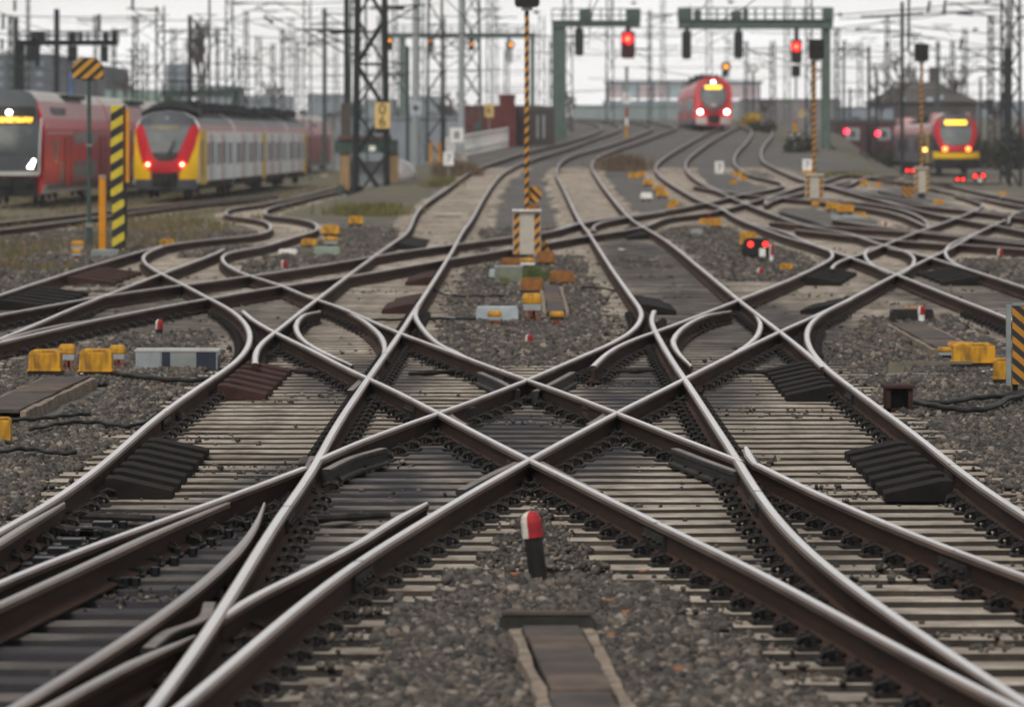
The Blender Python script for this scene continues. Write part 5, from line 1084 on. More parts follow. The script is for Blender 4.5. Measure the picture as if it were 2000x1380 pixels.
def post_mast(label, px, top, d, w_px, mat=MDARK, arms=(), base=None, name='steel_mast', tube=False):
    X = (px-1000)*d/F; z0 = gz(X, d, -.3) if base is None else HC-(base-H0)*d/F; zt = HC-(top-H0)*d/F if top > 0 else HC+(H0+30)*d/F; w = w_px*d/F
    t = thing(name, label, 'mast', (X, d, z0), 0, MAST_GROUP); H = zt-z0; mb = MB()
    if tube: mb.tube([(0, 0, 0), (0, 0, H)], [w/2, w*.42], 14)
    else:
        mb.box((-w/2+.03*w, 0, H/2), (w*.16, w, H)); mb.box((w/2-.03*w, 0, H/2), (w*.16, w, H)); mb.box((0, .0, H/2), (w*.86, w*.12, H))
    mb.build('shaft', mat, t); mb = MB(); mb.box((0, 0, .2), (w*1.8, w*1.8, .4)); mb.build('footing', CONC, t)
    for z, l in arms: cantilever(t, HC-(z-H0)*d/F-z0, l, mat)
    return t, z0
# the big near mast with its number board
t, z0 = lattice_mast('big dark lattice mast with the yellow 06 board beside the main tracks', 725, -40, 180, 62, DGREEN, taper=.8, arms=((62, -2.6), (15, 2.2)), base=392, bold=1.25)
s = F/180; Z = lambda y: HC-(y-H0)*180/F-z0; X = lambda x: (x-725)*180/F
mb = MB(); mb.box((X(749), -.75, Z(226)), (30/s, .03, 50/s)); sg = mb.build('number_board', M('cream_yellow_board', (.60, .43, .17), (.55, .4, .16), rough=.6), t, bevel=.008)
mb = MB(); mb.box((X(748), -.74, Z(256)), (26/s, .03, 10/s)); mb.build('black_plate', BLACK, sg)
text(t, 'digit', '0', .62, (X(749), -.772, Z(215)), BLACK); text(t, 'digit', '6', .62, (X(749), -.772, Z(238)), BLACK)
for x_, h_ in ((-.62, .25), (.62, .25), (-.1, .2)): pass
mb = MB(); mb.box((0, 0, .12), (1.9, 1.9, .5)); mb.build('footing', DARKSTEEL, t)
mb = MB(); mb.box((X(729), -.7, Z(290)), (12/s, .03, 10/s)); mb.build('white_plate', WHITE, t)
A = [  # lattice masts: label, px, top, d, width px, mat, arms
 ('dark lattice mast with twin legs behind the yellow train cab', 313, 12, 262, 19, MDARK, ((62, 1.6), (20, -2))),
 ('tall green lattice mast left of centre with a small teal plate', 448, -20, 280, 17, GREEN, ((58, -2.2), (8, 3.0))),
 ('short stepped lattice mast right beside the tall green one', 462, 92, 300, 17, GREEN, ((115, 1.5),)),
 ('lattice mast over the coupled cars of the yellow train', 600, -20, 300, 17, GREEN, ((48, 2.5), (98, -1.6), (8, -2.4))),
 ('thin pale lattice mast over the yellow train rear car', 505, 70, 390, 12, GREEN, ((96, 1.5),)),
 ('faint slim lattice mast between two stouter masts', 533, 84, 400, 9, GREEN, ()),
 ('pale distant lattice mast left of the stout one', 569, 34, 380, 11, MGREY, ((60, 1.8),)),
 ('low dark lattice mast above the red double-deck roof', 283, 84, 330, 13, MDARK, ((100, -1.4), (130, 1.2))),
 ('green lattice mast immediately left behind the 06 board mast', 700, -20, 235, 36, GREEN, ((30, -2),)),
 ('stout dark lattice mast between two grey tubes', 850, -20, 240, 32, MDARK, ((75, 1.5),)),
 ('lattice mast in green right of the pale grey tube', 921, -20, 262, 36, GREEN, ((20, 1.8), (85, -1.5))),
 ('slim lattice mast right of the grey tube mast', 823, -20, 300, 11, GREEN, ()),
 ('slim lattice mast left of the black yellow signal pole', 955, -20, 360, 11, GREEN, ((50, 1.6),)),
 ('thin far lattice mast close to the nearest signal pole', 968, -20, 420, 9, GREEN, ()),
 ('lattice mast just right of the nearest signal pole', 1058, 30, 420, 14, GREEN, ((70, -1.6),)),
 ('dark lattice mast touching the gantry leg', 1109, -20, 335, 19, DGREEN, ((72, 1.6),)),
 ('far lattice mast seen through the left gantry span', 1191, -20, 410, 15, GREEN, ((68, -1.8), (100, 1.8))),
 ('tall lattice mast rising behind the approaching red train', 1385, -20, 390, 12, DGREEN, ((66, 2.2),)),
 ('pale lattice mast between red train and red signal', 1421, 72, 460, 9, MGREY, ()),
 ('thin lattice mast left of the right red signal', 1537, -20, 430, 11, GREEN, ((40, -1.6), (92, 1.5))),
 ('lattice mast standing against the right gantry leg', 1580, -20, 285, 13, DGREEN, ((140, 1.2),)),
 ('lattice mast left of the pair at right edge', 1962, -20, 252, 15, MDARK, ((97, -2.6), (10, -3.2), (135, -1.5))),
 ('thick lattice mast at the right edge, front of the pair', 1983, -20, 236, 21, DGREEN, ((34, 2.0),)),
]
for l, px, top, d, w_, m_, ar in A: lattice_mast(l, px, top, d, w_, m_, arms=ar)
B = [
 ('dark steel mast at far left over the cab of the double-deck train', 31, 34, 262, 8, MDARK, ((95, 1.5),), False),
 ('tall dark steel mast rising through the left signal bridge', 111, 18, 245, 9, MDARK, ((70, -1.5),), False),
 ('steel mast between left tree and twin lattice masts', 371, 30, 305, 7, MDARK, ((60, 1.2), (150, 1.4)), False),
 ('needle thin pole beside the bare poplar on left', 409, -20, 290, 5, MDARK, (), True),
 ('thin dark pole left of the low lattice mast', 259, 95, 320, 4, MDARK, ((130, .8),), False),
 ('steel mast right of the stout lattice mast near 635', 634, 16, 325, 7, GREEN, ((90, -1.4),), False),
 ('steel mast with a long rusty cabinet left of the 06 mast', 677, -20, 196, 9, MDARK, ((62, -2.2),), False),
 ('thick grey tube mast behind the number board mast', 812, -20, 285, 15, MGREY, ((95, 1.6),), True),
 ('thick pale grey tube mast by the dark red brick building', 901, -20, 232, 13, MGREY, (), True),
 ('slender green post with side arm left of the grey tube', 796, 90, 216, 6, GREEN, ((125, -.9), (147, -.9)), False),
 ('slim dark mast in the right sky beside a bent pole', 1762, 4, 270, 6, MDARK, ((70, 1.2),), False),
 ('steel mast right of the gantry with a cross arm', 1697, 90, 400, 5, MDARK, ((98, -1.2), (138, .8)), False),
 ('thin steel mast nearest the gantry leg at right', 1648, 82, 400, 4, MDARK, ((88, 1.4),), False),
 ('lamp post with pale lantern right of the gantry', 1712, 140, 330, 5, MDARK, (), False),
 ('dark short mast between the pair at right edge', 1967, 94, 262, 12, MDARK, (), False),
 ('distant mast over the yellow nosed train roof', 1915, 155, 420, 4, MDARK, (), False),
 ('distant mast by the hip roofed building', 1660, 172, 420, 4, MDARK, ((178, 1.2),), False),
]
for l, px, top, d, w_, m_, ar, tb in B: post_mast(l, px, top, d, w_, m_, ar, tube=tb)
rm_ = random.Random(21)
for px in (18, 58, 135, 186, 222, 268, 340, 425, 478, 548, 585, 655, 742, 775, 870, 985, 1075, 1270, 1300, 1462, 1515, 1632, 1676, 1735, 1830, 1858, 1890, 1935):
    d = rm_.uniform(330, 520); lattice_mast('slim distant lattice mast among the many over the hazy yard', px+rm_.uniform(-6, 6), rm_.choice([-20, 20, 55, 80, 100, 30]), d, rm_.uniform(6, 11), rm_.choice([GREEN, MDARK, DGREEN]), arms=((rm_.uniform(70, 140), rm_.choice([-1.6, 1.8])), (rm_.uniform(30, 120), rm_.choice([-2.2, 2.0]))), bold=1.3)
p = at(676, 235, 195); mb = MB(); mb.box((0, 0, 0), (18*195/F, .4, 66*195/F)); o = mb.build('weight_cabinet', M('brown_grey_weights', (.09, .07, .06), (.05, .045, .04), scale=6), loc=p+Vector((0, -.25, 0))); tag(o, 'brown tension weights hanging on the mast left of the 06 board', 'weights')
# bent pole hanging from above at right
P = [at(1775, -20, 240), at(1775, 60, 240), at(1774, 98, 240), at(1778, 106, 240), at(1789, 107, 240)]; mb = MB(); mb.tube([p-P[0] for p in P], .07, 8); o = mb.build('drop_pole', MDARK, loc=P[0]); tag(o, 'bent pole dropping from the top edge towards the right signal screen', 'pole')

GGREEN = M('gantry_green_paint', (.10, .14, .122), (.07, .10, .087), rough=.6, scale=2)
def gantry(label, d, x0, x1, yg0, yg1, yr, posts, mat=GGREEN, boxes=()):
    """signal bridge: deck girder yg0..yg1 with a railing up to yr, on posts (px, width px, lattice?)"""
    k = d/F; xm = (x0+x1)/2; X = lambda x: (x-xm)*k; zb = gz((xm-1000)*k, d, -.3); Z = lambda y: HC-(y-H0)*k-zb
    t = thing('signal_gantry', label, 'signal gantry', ((xm-1000)*k, d, zb), 0, 'signal bridges over the tracks')
    mb = MB(); mb.box((0, 0, (Z(yg0)+Z(yg1))/2), ((x1-x0)*k, .9, Z(yg0)-Z(yg1))); mb.box((0, 0, Z(yg0)+.03), ((x1-x0)*k+.1, 1.2, .06)); mb.build('girder', mat, t)
    n = max(4, int((x1-x0)/18)); rb = MB()
    for sy in (-.55, .55):
        for i in range(n+1): rb.beam((X(x0)+(x1-x0)*k*i/n, sy, Z(yg0)), (X(x0)+(x1-x0)*k*i/n, sy, Z(yr)), .06)
        for f in (1, .5): rb.beam((X(x0), sy, Z(yg0)+(Z(yr)-Z(yg0))*f), (X(x1), sy, Z(yg0)+(Z(yr)-Z(yg0))*f), .05)
    rb.build('railing', mat, t)
    for px, w_ in posts:
        gzb = gz((px-1000)*k, d, -.3)-zb; mb = MB(); w = w_*k; mb.box((X(px), 0, (gzb+Z(yg1))/2), (w, .55, Z(yg1)-gzb)); mb.box((X(px)-w/2, 0, (gzb+Z(yg1))/2), (.05, .75, Z(yg1)-gzb-.02)); mb.box((X(px)+w/2, 0, (gzb+Z(yg1))/2), (.05, .75, Z(yg1)-gzb-.02)); mb.build('post', mat, t)
    for bx, bw, ya, yb in boxes:
        mb = MB(); mb.box((X(bx), -.1, (Z(ya)+Z(yb))/2), (bw*k, .5, Z(ya)-Z(yb))); mb.build('equipment_box', mat, t)
    return t
gantry('green signal bridge on a thick leg with the left red lamp signal', 300, 1078, 1250, 42, 53, 18, [(1092, 26)], boxes=((1142, 22, 18, 42), (1236, 28, 18, 55)))
gantry('wide green signal bridge over the approaching red train', 268, 1325, 1626, 40, 57, 16, [(1613, 15)], boxes=((1338, 26, 18, 40), (1362, 14, 20, 40), (1438, 20, 22, 40), (1456, 10, 18, 40), (1616, 14, 16, 40)))
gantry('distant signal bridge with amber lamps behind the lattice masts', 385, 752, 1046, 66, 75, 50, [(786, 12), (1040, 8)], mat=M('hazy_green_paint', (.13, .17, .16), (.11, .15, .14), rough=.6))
gantry('left signal bridge crowded with dark boxes over the red double-decker', 246, 36, 230, 81, 89, 62, [(40, 12)], mat=DGREEN, boxes=((66, 10, 62, 81), (82, 14, 62, 81), (142, 12, 62, 81), (158, 6, 62, 81), (206, 8, 62, 81), (224, 10, 64, 81), (60, 16, 89, 120), (142, 18, 90, 120), (204, 14, 90, 122), (74, 8, 89, 130)))
gantry('low green footbridge girder behind the yellow train roof', 330, 318, 470, 178, 190, 168, [(330, 10), (462, 8)], mat=GREEN)
def hung_signal(label, d, px, y0, y1, w_px, lamp=None, mat=BLACK, stem=None, lampm=None, r=7, foot=None):
    k = d/F; p = at(px, y1, d); H = (y1-y0)*k; W = w_px*k; t = thing('main_signal', label, 'signal', (p.x, d-.9, p.z), 0, 'main signals at the bridges')
    mb = MB(); mb.prism([(-W*.35, 0), (W*.35, 0), (W/2, H*.08), (W/2, H*.96), (W*.42, H), (-W*.42, H), (-W/2, H*.96), (-W/2, H*.08)], 0, .3); hd = mb.build('housing', mat, t)
    if stem:
        mb = MB(); mb.box((0, .15, H+(y0-stem)*k/2), (W*.4, .2, (y0-stem)*k)); mb.build('hanger', DGREEN, t)
    if foot:
        mb = MB(); mb.tube([(0, .15, -(foot-y1)*k), (0, .15, 0)], .07, 8); mb.build('mast_tube', GALV, t)
    for (lx, ly) in lamp or ():
        mb = MB(); x, z = (lx-px)*k, (y1-ly)*k; mb.tube([(x, -.05, z), (x, .02, z)], r*k*.62, 14); mb.build('lamp', lampm, hd); mb = MB(); mb.tube([(x, -.02, z), (x, .01, z)], r*k*1.5, 16); mb.build('lamp_hood_or_halo', EM('red_painted_halo', (1, .006, .008), .8) if lampm is RLAMP else BLACK, hd)  # behind red lamps this disc glows, imitating the halo around the light
    for z in (.3, .55, .78):
        mb = MB(); mb.tube([(-W*.2, -.02, H*z), (-W*.2, .02, H*z)], W*.13, 10); mb.build('lens', M('dark_lens', (.02, .01, .012), rough=.1), hd)
    return t
RLAMP = EM('lit_signal_red', (1, .012, .006), 30); ALAMP = EM('lit_signal_amber', (1, .30, .01), 2.0); WLAMP = EM('lit_signal_white', (1, .9, .7), 8)
hung_signal('red lamp main signal hanging from the left green bridge', 300, 1226, 62, 115, 27, [(1225, 77)], M('dark_red_black_housing', (.05, .008, .01), rough=.5), 50, RLAMP, 8)
hung_signal('red lamp main signal under the wide green bridge', 268, 1554, 78, 124, 21, [(1553, 92)], BLACK, 55, RLAMP, 7)
hung_signal('dark lower screen below the right red lamp signal', 268, 1553, 128, 150, 17, None, BLACK, None, None, 5, 290)
hung_signal('unlit dark signal hanging left on the wide green bridge', 268, 1340, 62, 116, 18, None, DGREEN, 55); hung_signal('unlit dark signal in the middle of the wide green bridge', 268, 1441, 62, 115, 17, None, DGREEN, 55)
hung_signal('unlit dark signal near the thick leg of the left green bridge', 300, 1131, 56, 110, 17, None, DGREEN, 50)
for l, x, y, m_ in (('amber lamp signal nearest the 06 board mast on the distant bridge', 762, 80, ALAMP), ('amber lamp signal between the grey tubes on the distant bridge', 842, 82, ALAMP), ('amber lamp signal by the pale grey tube on the distant bridge', 921, 86, ALAMP)):
    hung_signal(l, 384, x, 74, 100, 12, [(x, y)], BLACK, None, m_, 4)
hung_signal('amber and white lamp signal hanging low left of the signal pole', 384, 994, 80, 122, 14, [(998, 88)], MGREY, 74, ALAMP, 5)
t = hung_signal('amber lit signal peeping over the roof of the approaching red train', 400, 1416, 122, 150, 12, [(1417, 131)], BLACK, None, ALAMP, 6.5, 235)
# masts with plates and signs
def sign(label, px, py, w, h, d, s_=None, mat=None, base=None, size=.8, mat2=BLACK, name='number_board', rows=1):
    k = d/F; X0 = (px-1000)*k; z0 = gz(X0, d, -.2) if base is None else HC-(base-H0)*k; t = thing(name, label, 'sign', (X0, d, z0), 0, 'boards along the tracks'); zc = HC-(py-H0)*k-z0
    mb = MB(); mb.box((0, 0, zc), (w*k, .03, h*k)); mb.build('plate', mat or WHITE, t, bevel=.006); mb = MB(); mb.tube([(0, .05, 0), (0, .05, zc)], .035, 6); mb.build('post', GALV, t)
    if s_: text(t, 'number', s_, h*k*size, (0, -.022, zc), mat2)
    return t
sign('white board with black 7 by the left embankment thicket', 876, 310, 20, 26, 195, '7'); sign('white board with black 7 between the middle embankment tracks', 1405, 328, 17, 25, 205, '7')
t = sign('small white board with 7 on the red, white and orange post', 1224, 191, 15, 22, 300, '7', base=290); mb = MB(); k = 300/F; z0 = t.location.z
for ya, yb, m_ in ((213, 229, REDP), (231, 245, WHITE), (246, 270, YEL), (130, 180, GALV)):
    m2 = MB(); m2.tube([(0, 0, HC-(yb-H0)*k-z0), (0, 0, HC-(ya-H0)*k-z0)], .11, 8); m2.build('painted_band', m_, t)
t = sign('white square board with grey bars by the pale grey tube', 892, 264, 26, 28, 225, None); k = 225/F
for i in (-1, 0, 1): mb = MB(); mb.box((i*.1, -.03, HC-(264-H0)*k-t.location.z), (.06, .02, 14*k)); mb.build('bar', TR_GRY, t)
t = sign('pale blue square board with a dark diamond on the green post', 812, 211, 22, 28, 214, None, PALE); k = 214/F; zc = HC-(211-H0)*k-t.location.z; mb = MB(); mb.prism([(-.16, zc), (0, zc-.18), (.16, zc), (0, zc+.18)], -.04, -.02); mb.build('diamond', TR_GRY, t)
sign('cream board with a digit in front of the brick building', 955, 216, 18, 26, 262, '6', M('cream_yellow_board', (.60, .43, .17)))
t = sign('red and white banded post below the right red signal', 1553, 250, 7, 30, 262, None, REDP, base=330); k = 262/F
for ya, yb, m_, w_ in ((240, 268, YEL, 8), (262, 290, WHITE, 20)): mb = MB(); mb.box((0, -.05, HC-((ya+yb)/2-H0)*k-t.location.z), (w_*k, .06, (yb-ya)*k)); mb.build('painted_band', m_, t)
mb = MB(); mb.disc((13*k, -.05, HC-(222-H0)*k-t.location.z), 9*k, .05); mb.build('tan_disc', M('tan_board', (.4, .3, .18)), t)
t = post_mast('round pale clock face on a slim post behind the red train', 1471, 140, 390, 4, MDARK, name='station_clock')[0]; k = 390/F; mb = MB(); mb.disc((0, -.2, HC-(134-H0)*k-t.location.z), 10*k, .3); mb.build('clock_face', GREYB, t)
mb = MB(); mb.disc((0, -.24, HC-(134-H0)*k-t.location.z), 7.5*k, .05); mb.build('dial', WHITE, t)
for l, x in (('yellow post, left of two by the grassy embankment', 842), ('yellow post, right of two by the grassy embankment', 858)):
    p = at(x, 318, 215); mb = MB(); mb.tube([(0, 0, 0), (0, 0, 40*215/F)], .09, 8); o = mb.build('marker_post', YEL2, loc=p); tag(o, l, 'post')
# red tail lamps on far wagons
for l, x, y in (('far white fronted wagon with a red lamp, left of two', 1653, 257), ('far white fronted wagon with a red lamp, right of two', 1714, 261)):
    k = 330/F; X0 = (x+10-1000)*k; z0 = gz(X0, 330, -.2); t = thing('wagon', l, 'wagon', (X0, 330, z0), 0, 'wagons with red lamps in the far right sidings'); Z = lambda yy: HC-(yy-H0)*k-z0
    mb = MB(); mb.box((0, 3, (Z(300)+Z(240))/2), (1.6, 6, Z(240)-Z(300))); mb.build('body', M('dark_maroon', (.08, .03, .035), rough=.7), t); mb = MB(); mb.box((.1, -.03, Z(262)), (1.0, .05, .9)); mb.build('white_panel', GREYB, t); mb = MB(); mb.box((.1, -.06, Z(262)), (.4, .05, .5)); mb.build('window', TR_GLS, t)
    mb = MB(); mb.tube([((x-x-10)*k, -.1, Z(y)), (-10*k, 0, Z(y))], .18, 12); mb.build('lamp', EM('lit_tail_red', (1, .02, .05), 5), t); mb = MB(); mb.box((0, 3, (Z(300)-.0)/2), (1.3, 5, max(.3, Z(300)))); mb.build('running_gear', TR_BLK, t)

# wires
WIRE = M('copper_wire_dark', (.05, .05, .05), rough=.6)
def wire(label, P, r, group): 
    c0 = Vector(P[0]); mb = MB(); mb.tube([p-c0 for p in P], r, 5); o = mb.build('overhead_wire', WIRE, loc=c0); tag(o, label, 'wire', group)
def span(x0, y0, x1, y1, d, sag=3, r=.022, d1=None):
    n = 10; P = []
    for i in range(n+1):
        t_ = i/n; P.append(at(x0+(x1-x0)*t_, y0+(y1-y0)*t_+sag*4*t_*(1-t_), d+((d1 or d)-d)*t_))
    wire('thin dark overhead wire strung across the pale sky', P, r, 'overhead wires across the sky')
rw = random.Random(5)
S_ = [(-30, 65, 260, 68, 250), (-30, 30, 330, 30, 270), (150, 38, 640, 34, 300), (440, 3, 690, 3, 280), (300, 60, 700, 78, 310), (330, 118, 690, 128, 340), (270, 145, 680, 150, 380), (480, 40, 560, 60, 300), (500, 10, 580, 55, 260),
 (640, 62, 930, 66, 230), (700, 14, 820, 17, 240), (770, 30, 1010, 34, 300), (690, 146, 800, 147, 215), (1040, 70, 1340, 71, 310), (1040, 102, 1340, 108, 330), (1240, 25, 1345, 26, 300), (1250, 54, 1345, 56, 300), (1250, 130, 1360, 150, 340), (1450, 94, 1620, 140, 280, ),
 (1330, 92, 1560, 90, 300), (1626, 30, 2020, -10, 250), (1626, 56, 1850, 28, 255), (1640, 37, 2020, 10, 250), (1860, 26, 2020, 36, 245), (1626, 98, 1830, 98, 300), (1620, 56, 1790, 66, 290), (1700, 55, 1960, 95, 320), (1626, 130, 1980, 136, 330), (1626, 160, 1960, 165, 380), (1640, 112, 1960, 108, 350), (1720, 42, 2020, 70, 260), (1800, 140, 2020, 130, 300), (1260, 40, 1330, 24, 280)]
for s_ in S_: span(*s_, sag=rw.uniform(0, 5), r=.03)
for i in range(26):
    y = rw.uniform(10, 185); x = rw.uniform(-50, 1800); span(x, y, x+rw.uniform(150, 500), y+rw.uniform(-14, 14), rw.uniform(280, 480), sag=rw.uniform(0, 8), r=.026)
# wires running along the tracks with droppers
def along(label, xs, zc, zm, ys):
    P = [Vector((float(np.interp(y, *xs)), y, zc+float(zr(np.interp(y, *xs), y)))) for y in ys]; wire(label+', contact wire', P, .012, 'contact wires over the tracks')
    Pm = []; 
    for i, y in enumerate(ys): Pm.append(Vector((P[i].x, y, P[i].z+zm-.9*math.sin(math.pi*((y-ys[0]) % 60)/60))))
    wire(label+', carrier wire', Pm, .012, 'contact wires over the tracks')
ys = list(range(60, 420, 6))
along('wire above the left main track', ([60, 110, 200, 300, 420], [-2.2, -1.4, -.6, 3, 7]), 5.5, 1.6, ys); along('wire above the right main track', ([60, 110, 200, 300, 420], [1.9, 2.0, 3.4, 7, 12]), 5.5, 1.6, ys)
along('wire above the approaching red train', ([60, 160, 240, 335, 420], [5, 6.4, 9.5, 15.1, 15.4]), 5.5, 1.6, ys); along('wire above the right siding', ([60, 200, 300, 420], [9, 22, 30, 31]), 5.5, 1.6, ys)
along('wire above the yellow and silver train', ([60, 194, 262, 420], [-17, -15.1, -13.4, -10]), 5.5, 1.6, ys); along('wire above the red double-decker', ([60, 178, 384, 420], [-22, -20, -16.5, -16]), 5.5, 1.6, ys)
# hanging insulators and balls
INS = M('dark_insulator', (.03, .028, .03), rough=.4)
for x, y0, y1, d in ((29, 0, 22, 250), (6, 28, 58, 255), (194, 28, 62, 245), (259, -5, 20, 250), (4, 76, 98, 255), (1812, 2, 26, 250), (1843, 0, 28, 250), (1874, 75, 100, 300), (1729, 84, 100, 320)):
    p0, p1 = at(x, y1, d), at(x+(4 if x > 1000 else 0), y0, d); mb = MB(); n = 8; mb.tube([(p1-p0)*(i/(2*n)) for i in range(2*n+1)], [(.10 if i % 2 else .06) for i in range(2*n+1)], 8); o = mb.build('insulator', INS, loc=p0); tag(o, 'dark rod insulator hanging on the overhead wires', 'insulator', 'hanging insulators')
for x0, y0, x1, y1, d in ((515, 30, 534, 46, 250), (210, 63, 250, 61, 240), (1680, 34, 1805, 27, 255), (1670, 57, 1700, 55, 280), (1740, 72, 1764, 70, 290), (1870, 27, 1900, 29, 245), (545, 80, 568, 79, 300), (645, 65, 700, 60, 182), (752, 14, 790, 16, 182)):
    p0, p1 = at(x0, y0, d), at(x1, y1, d); mb = MB(); n = 8; mb.tube([(p1-p0)*(i/(2*n)) for i in range(2*n+1)], [(.08 if i % 2 else .05) for i in range(2*n+1)], 8); o = mb.build('insulator', INS, loc=p0); tag(o, 'dark rod insulator set along an overhead wire', 'insulator', 'insulators in the wires')
for x, y, d in ((1641, 29, 260), (1048, 24, 250), (1238, 6, 300), (1427, 4, 270), (1905, 58, 280), (1650, 81, 390), (1927, 3, 250), (1938, 44, 260)):
    p0 = at(x, y, d); mb = MB(); mb.sphere((0, 0, 0), .12, n=8); mb.box((0, 0, 0), (.5, .04, .05)); o = mb.build('wire_clamp', INS, loc=p0); tag(o, 'small dark clamp fixed on overhead wires', 'wire clamp', 'wire clamps')

# ------------------------------------------------------------------ buildings behind
BRICK = M('dark_red_brick', (.13, .035, .03), (.075, .022, .022), scale=2, rough=.85); SLATE = M('slate_grey_wall', (.10, .115, .135), (.07, .08, .095), scale=.3, rough=.8)
def building(name, label, cat, d, x0, x1, y0, y1, depth, wall, roof=None, hip=0.0, wins=(), wmat=TR_GLS, base=None, chimney=None):
    k = d/F; xm = (x0+x1)/2; X0 = (xm-1000)*k; z0 = HC-(y1-H0)*k; t = thing(name, label, cat, (X0, d, z0)); W = (x1-x0)*k; H = (y1-y0)*k; X = lambda x: (x-xm)*k; Z = lambda y: (y1-y)*k
    Hw = H*(1-hip); mb = MB(); mb.box((0, depth/2, (Hw-3)/2), (W, depth, Hw+3)); mb.build('wall', wall, t)
    mb = MB()
    if hip: mb.loft([[(-W/2-.4, -.4, Hw+.003), (W/2+.4, -.4, Hw+.003), (W/2+.4, depth+.4, Hw+.003), (-W/2-.4, depth+.4, Hw+.003)], [(-W*.15, depth*.4, H), (W*.15, depth*.4, H), (W*.15, depth*.6, H), (-W*.15, depth*.6, H)]])
    else: mb.box((0, depth/2, H+.1), (W+.06, depth+.06, .2))
    mb.build('roof', roof or SLATE, t)
    for xa, xb, ya, yb in wins: mb = MB(); mb.box((X((xa+xb)/2), -.02, Z((ya+yb)/2)), ((xb-xa)*k, .08, (yb-ya)*k)); mb.build('window', wmat, t)
    if chimney:
        for cx in chimney: mb = MB(); mb.box((X(cx), depth*.45, H+.5), (.9, .9, 2.0)); mb.build('chimney', wall, t)
    return t
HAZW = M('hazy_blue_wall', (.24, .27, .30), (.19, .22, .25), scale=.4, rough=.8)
building('brick_building', 'low dark red brick building behind the cream number board', 'building', 285, 908, 1060, 212, 296, 14, BRICK, BRICK, 0, ((925, 940, 240, 262),))
building('brick_tower', 'square dark red brick block taller than its neighbours', 'building', 272, 975, 1006, 191, 288, 5, BRICK, BRICK)
building('wooden_shed', 'dark shed with overhanging roof right of the brick block', 'shed', 276, 1008, 1083, 214, 282, 6, M('dark_shed_boards', (.075, .06, .06), (.045, .04, .04), scale=3, stretch=(6, 1, .3)), M('shed_roof', (.10, .095, .09)), 0, ((1048, 1052, 225, 270), (1060, 1064, 225, 270)), GREYB)
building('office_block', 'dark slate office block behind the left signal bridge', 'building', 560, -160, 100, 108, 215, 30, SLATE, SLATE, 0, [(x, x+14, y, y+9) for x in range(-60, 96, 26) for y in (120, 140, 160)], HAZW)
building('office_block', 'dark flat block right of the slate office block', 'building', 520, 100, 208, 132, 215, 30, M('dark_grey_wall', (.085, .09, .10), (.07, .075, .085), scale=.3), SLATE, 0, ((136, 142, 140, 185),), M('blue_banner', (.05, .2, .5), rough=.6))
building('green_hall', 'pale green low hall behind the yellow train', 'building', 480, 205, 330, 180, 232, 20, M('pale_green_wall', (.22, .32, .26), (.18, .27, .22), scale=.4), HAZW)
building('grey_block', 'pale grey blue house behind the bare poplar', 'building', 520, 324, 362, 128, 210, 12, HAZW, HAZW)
building('hip_roof_house', 'dark building with a wide hipped roof and skylights behind the right train', 'building', 440, 1726, 1908, 158, 250, 22, M('dark_brown_wall', (.075, .065, .06), (.05, .045, .042), scale=.5), M('dark_brown_roof', (.085, .075, .07), (.06, .055, .05), scale=.5), .45, ((1757, 1768, 190, 198), (1810, 1822, 191, 199), (1832, 1842, 187, 194)), M('pale_skylight', (.45, .55, .65), rough=.3), chimney=(1842,))
building('grey_sheds', 'low blue grey sheds behind the red lamp wagons', 'building', 430, 1655, 1745, 213, 262, 18, HAZW, M('blue_grey_roof', (.09, .11, .16)), 0, ((1665, 1680, 228, 240), (1700, 1712, 228, 240)))
building('dark_red_hall', 'long dark maroon hall low behind the right hand train', 'building', 415, 1640, 1800, 237, 262, 16, M('maroon_wall', (.055, .03, .033), (.035, .024, .026), scale=.5), SLATE)
# road bridge with glazed parapet
k = 560/F; X0 = (1335-1000)*k; zb = HC-(225-H0)*k; t = thing('road_bridge', 'pale hazy road bridge with glazed screens behind the red train', 'bridge', (X0, 560, zb)); Z = lambda y: HC-(y-H0)*k-zb
mb = MB(); mb.box((0, 4, Z(203)), (310*k, 10, 12*k)); mb.build('deck', HAZW, t); mb = MB(); mb.box((0, 0, Z(161)), (310*k, .4, 5*k)); mb.build('top_rail', SLATE, t)
for i in range(11):
    mb = MB(); x = (-148+29.6*i)*k; mb.box((x, 0, Z(180)), (4*k, .3, 36*k)); mb.build('screen_post', SLATE, t)
    if i < 10: mb = MB(); mb.box((x+14.8*k, .05, Z(178)), (25*k, .1, 28*k)); mb.build('screen', [M('pale_pink_panel', (.55, .46, .48), rough=.5), M('pale_blue_panel', (.36, .45, .48), rough=.4)][(i*7 % 3) % 2], t)
mb = MB(); mb.box((-60*k, 3, Z(222)), (10*k, 2, 30*k)); mb.box((110*k, 3, Z(222)), (10*k, 2, 30*k)); mb.build('pier', HAZW, t)
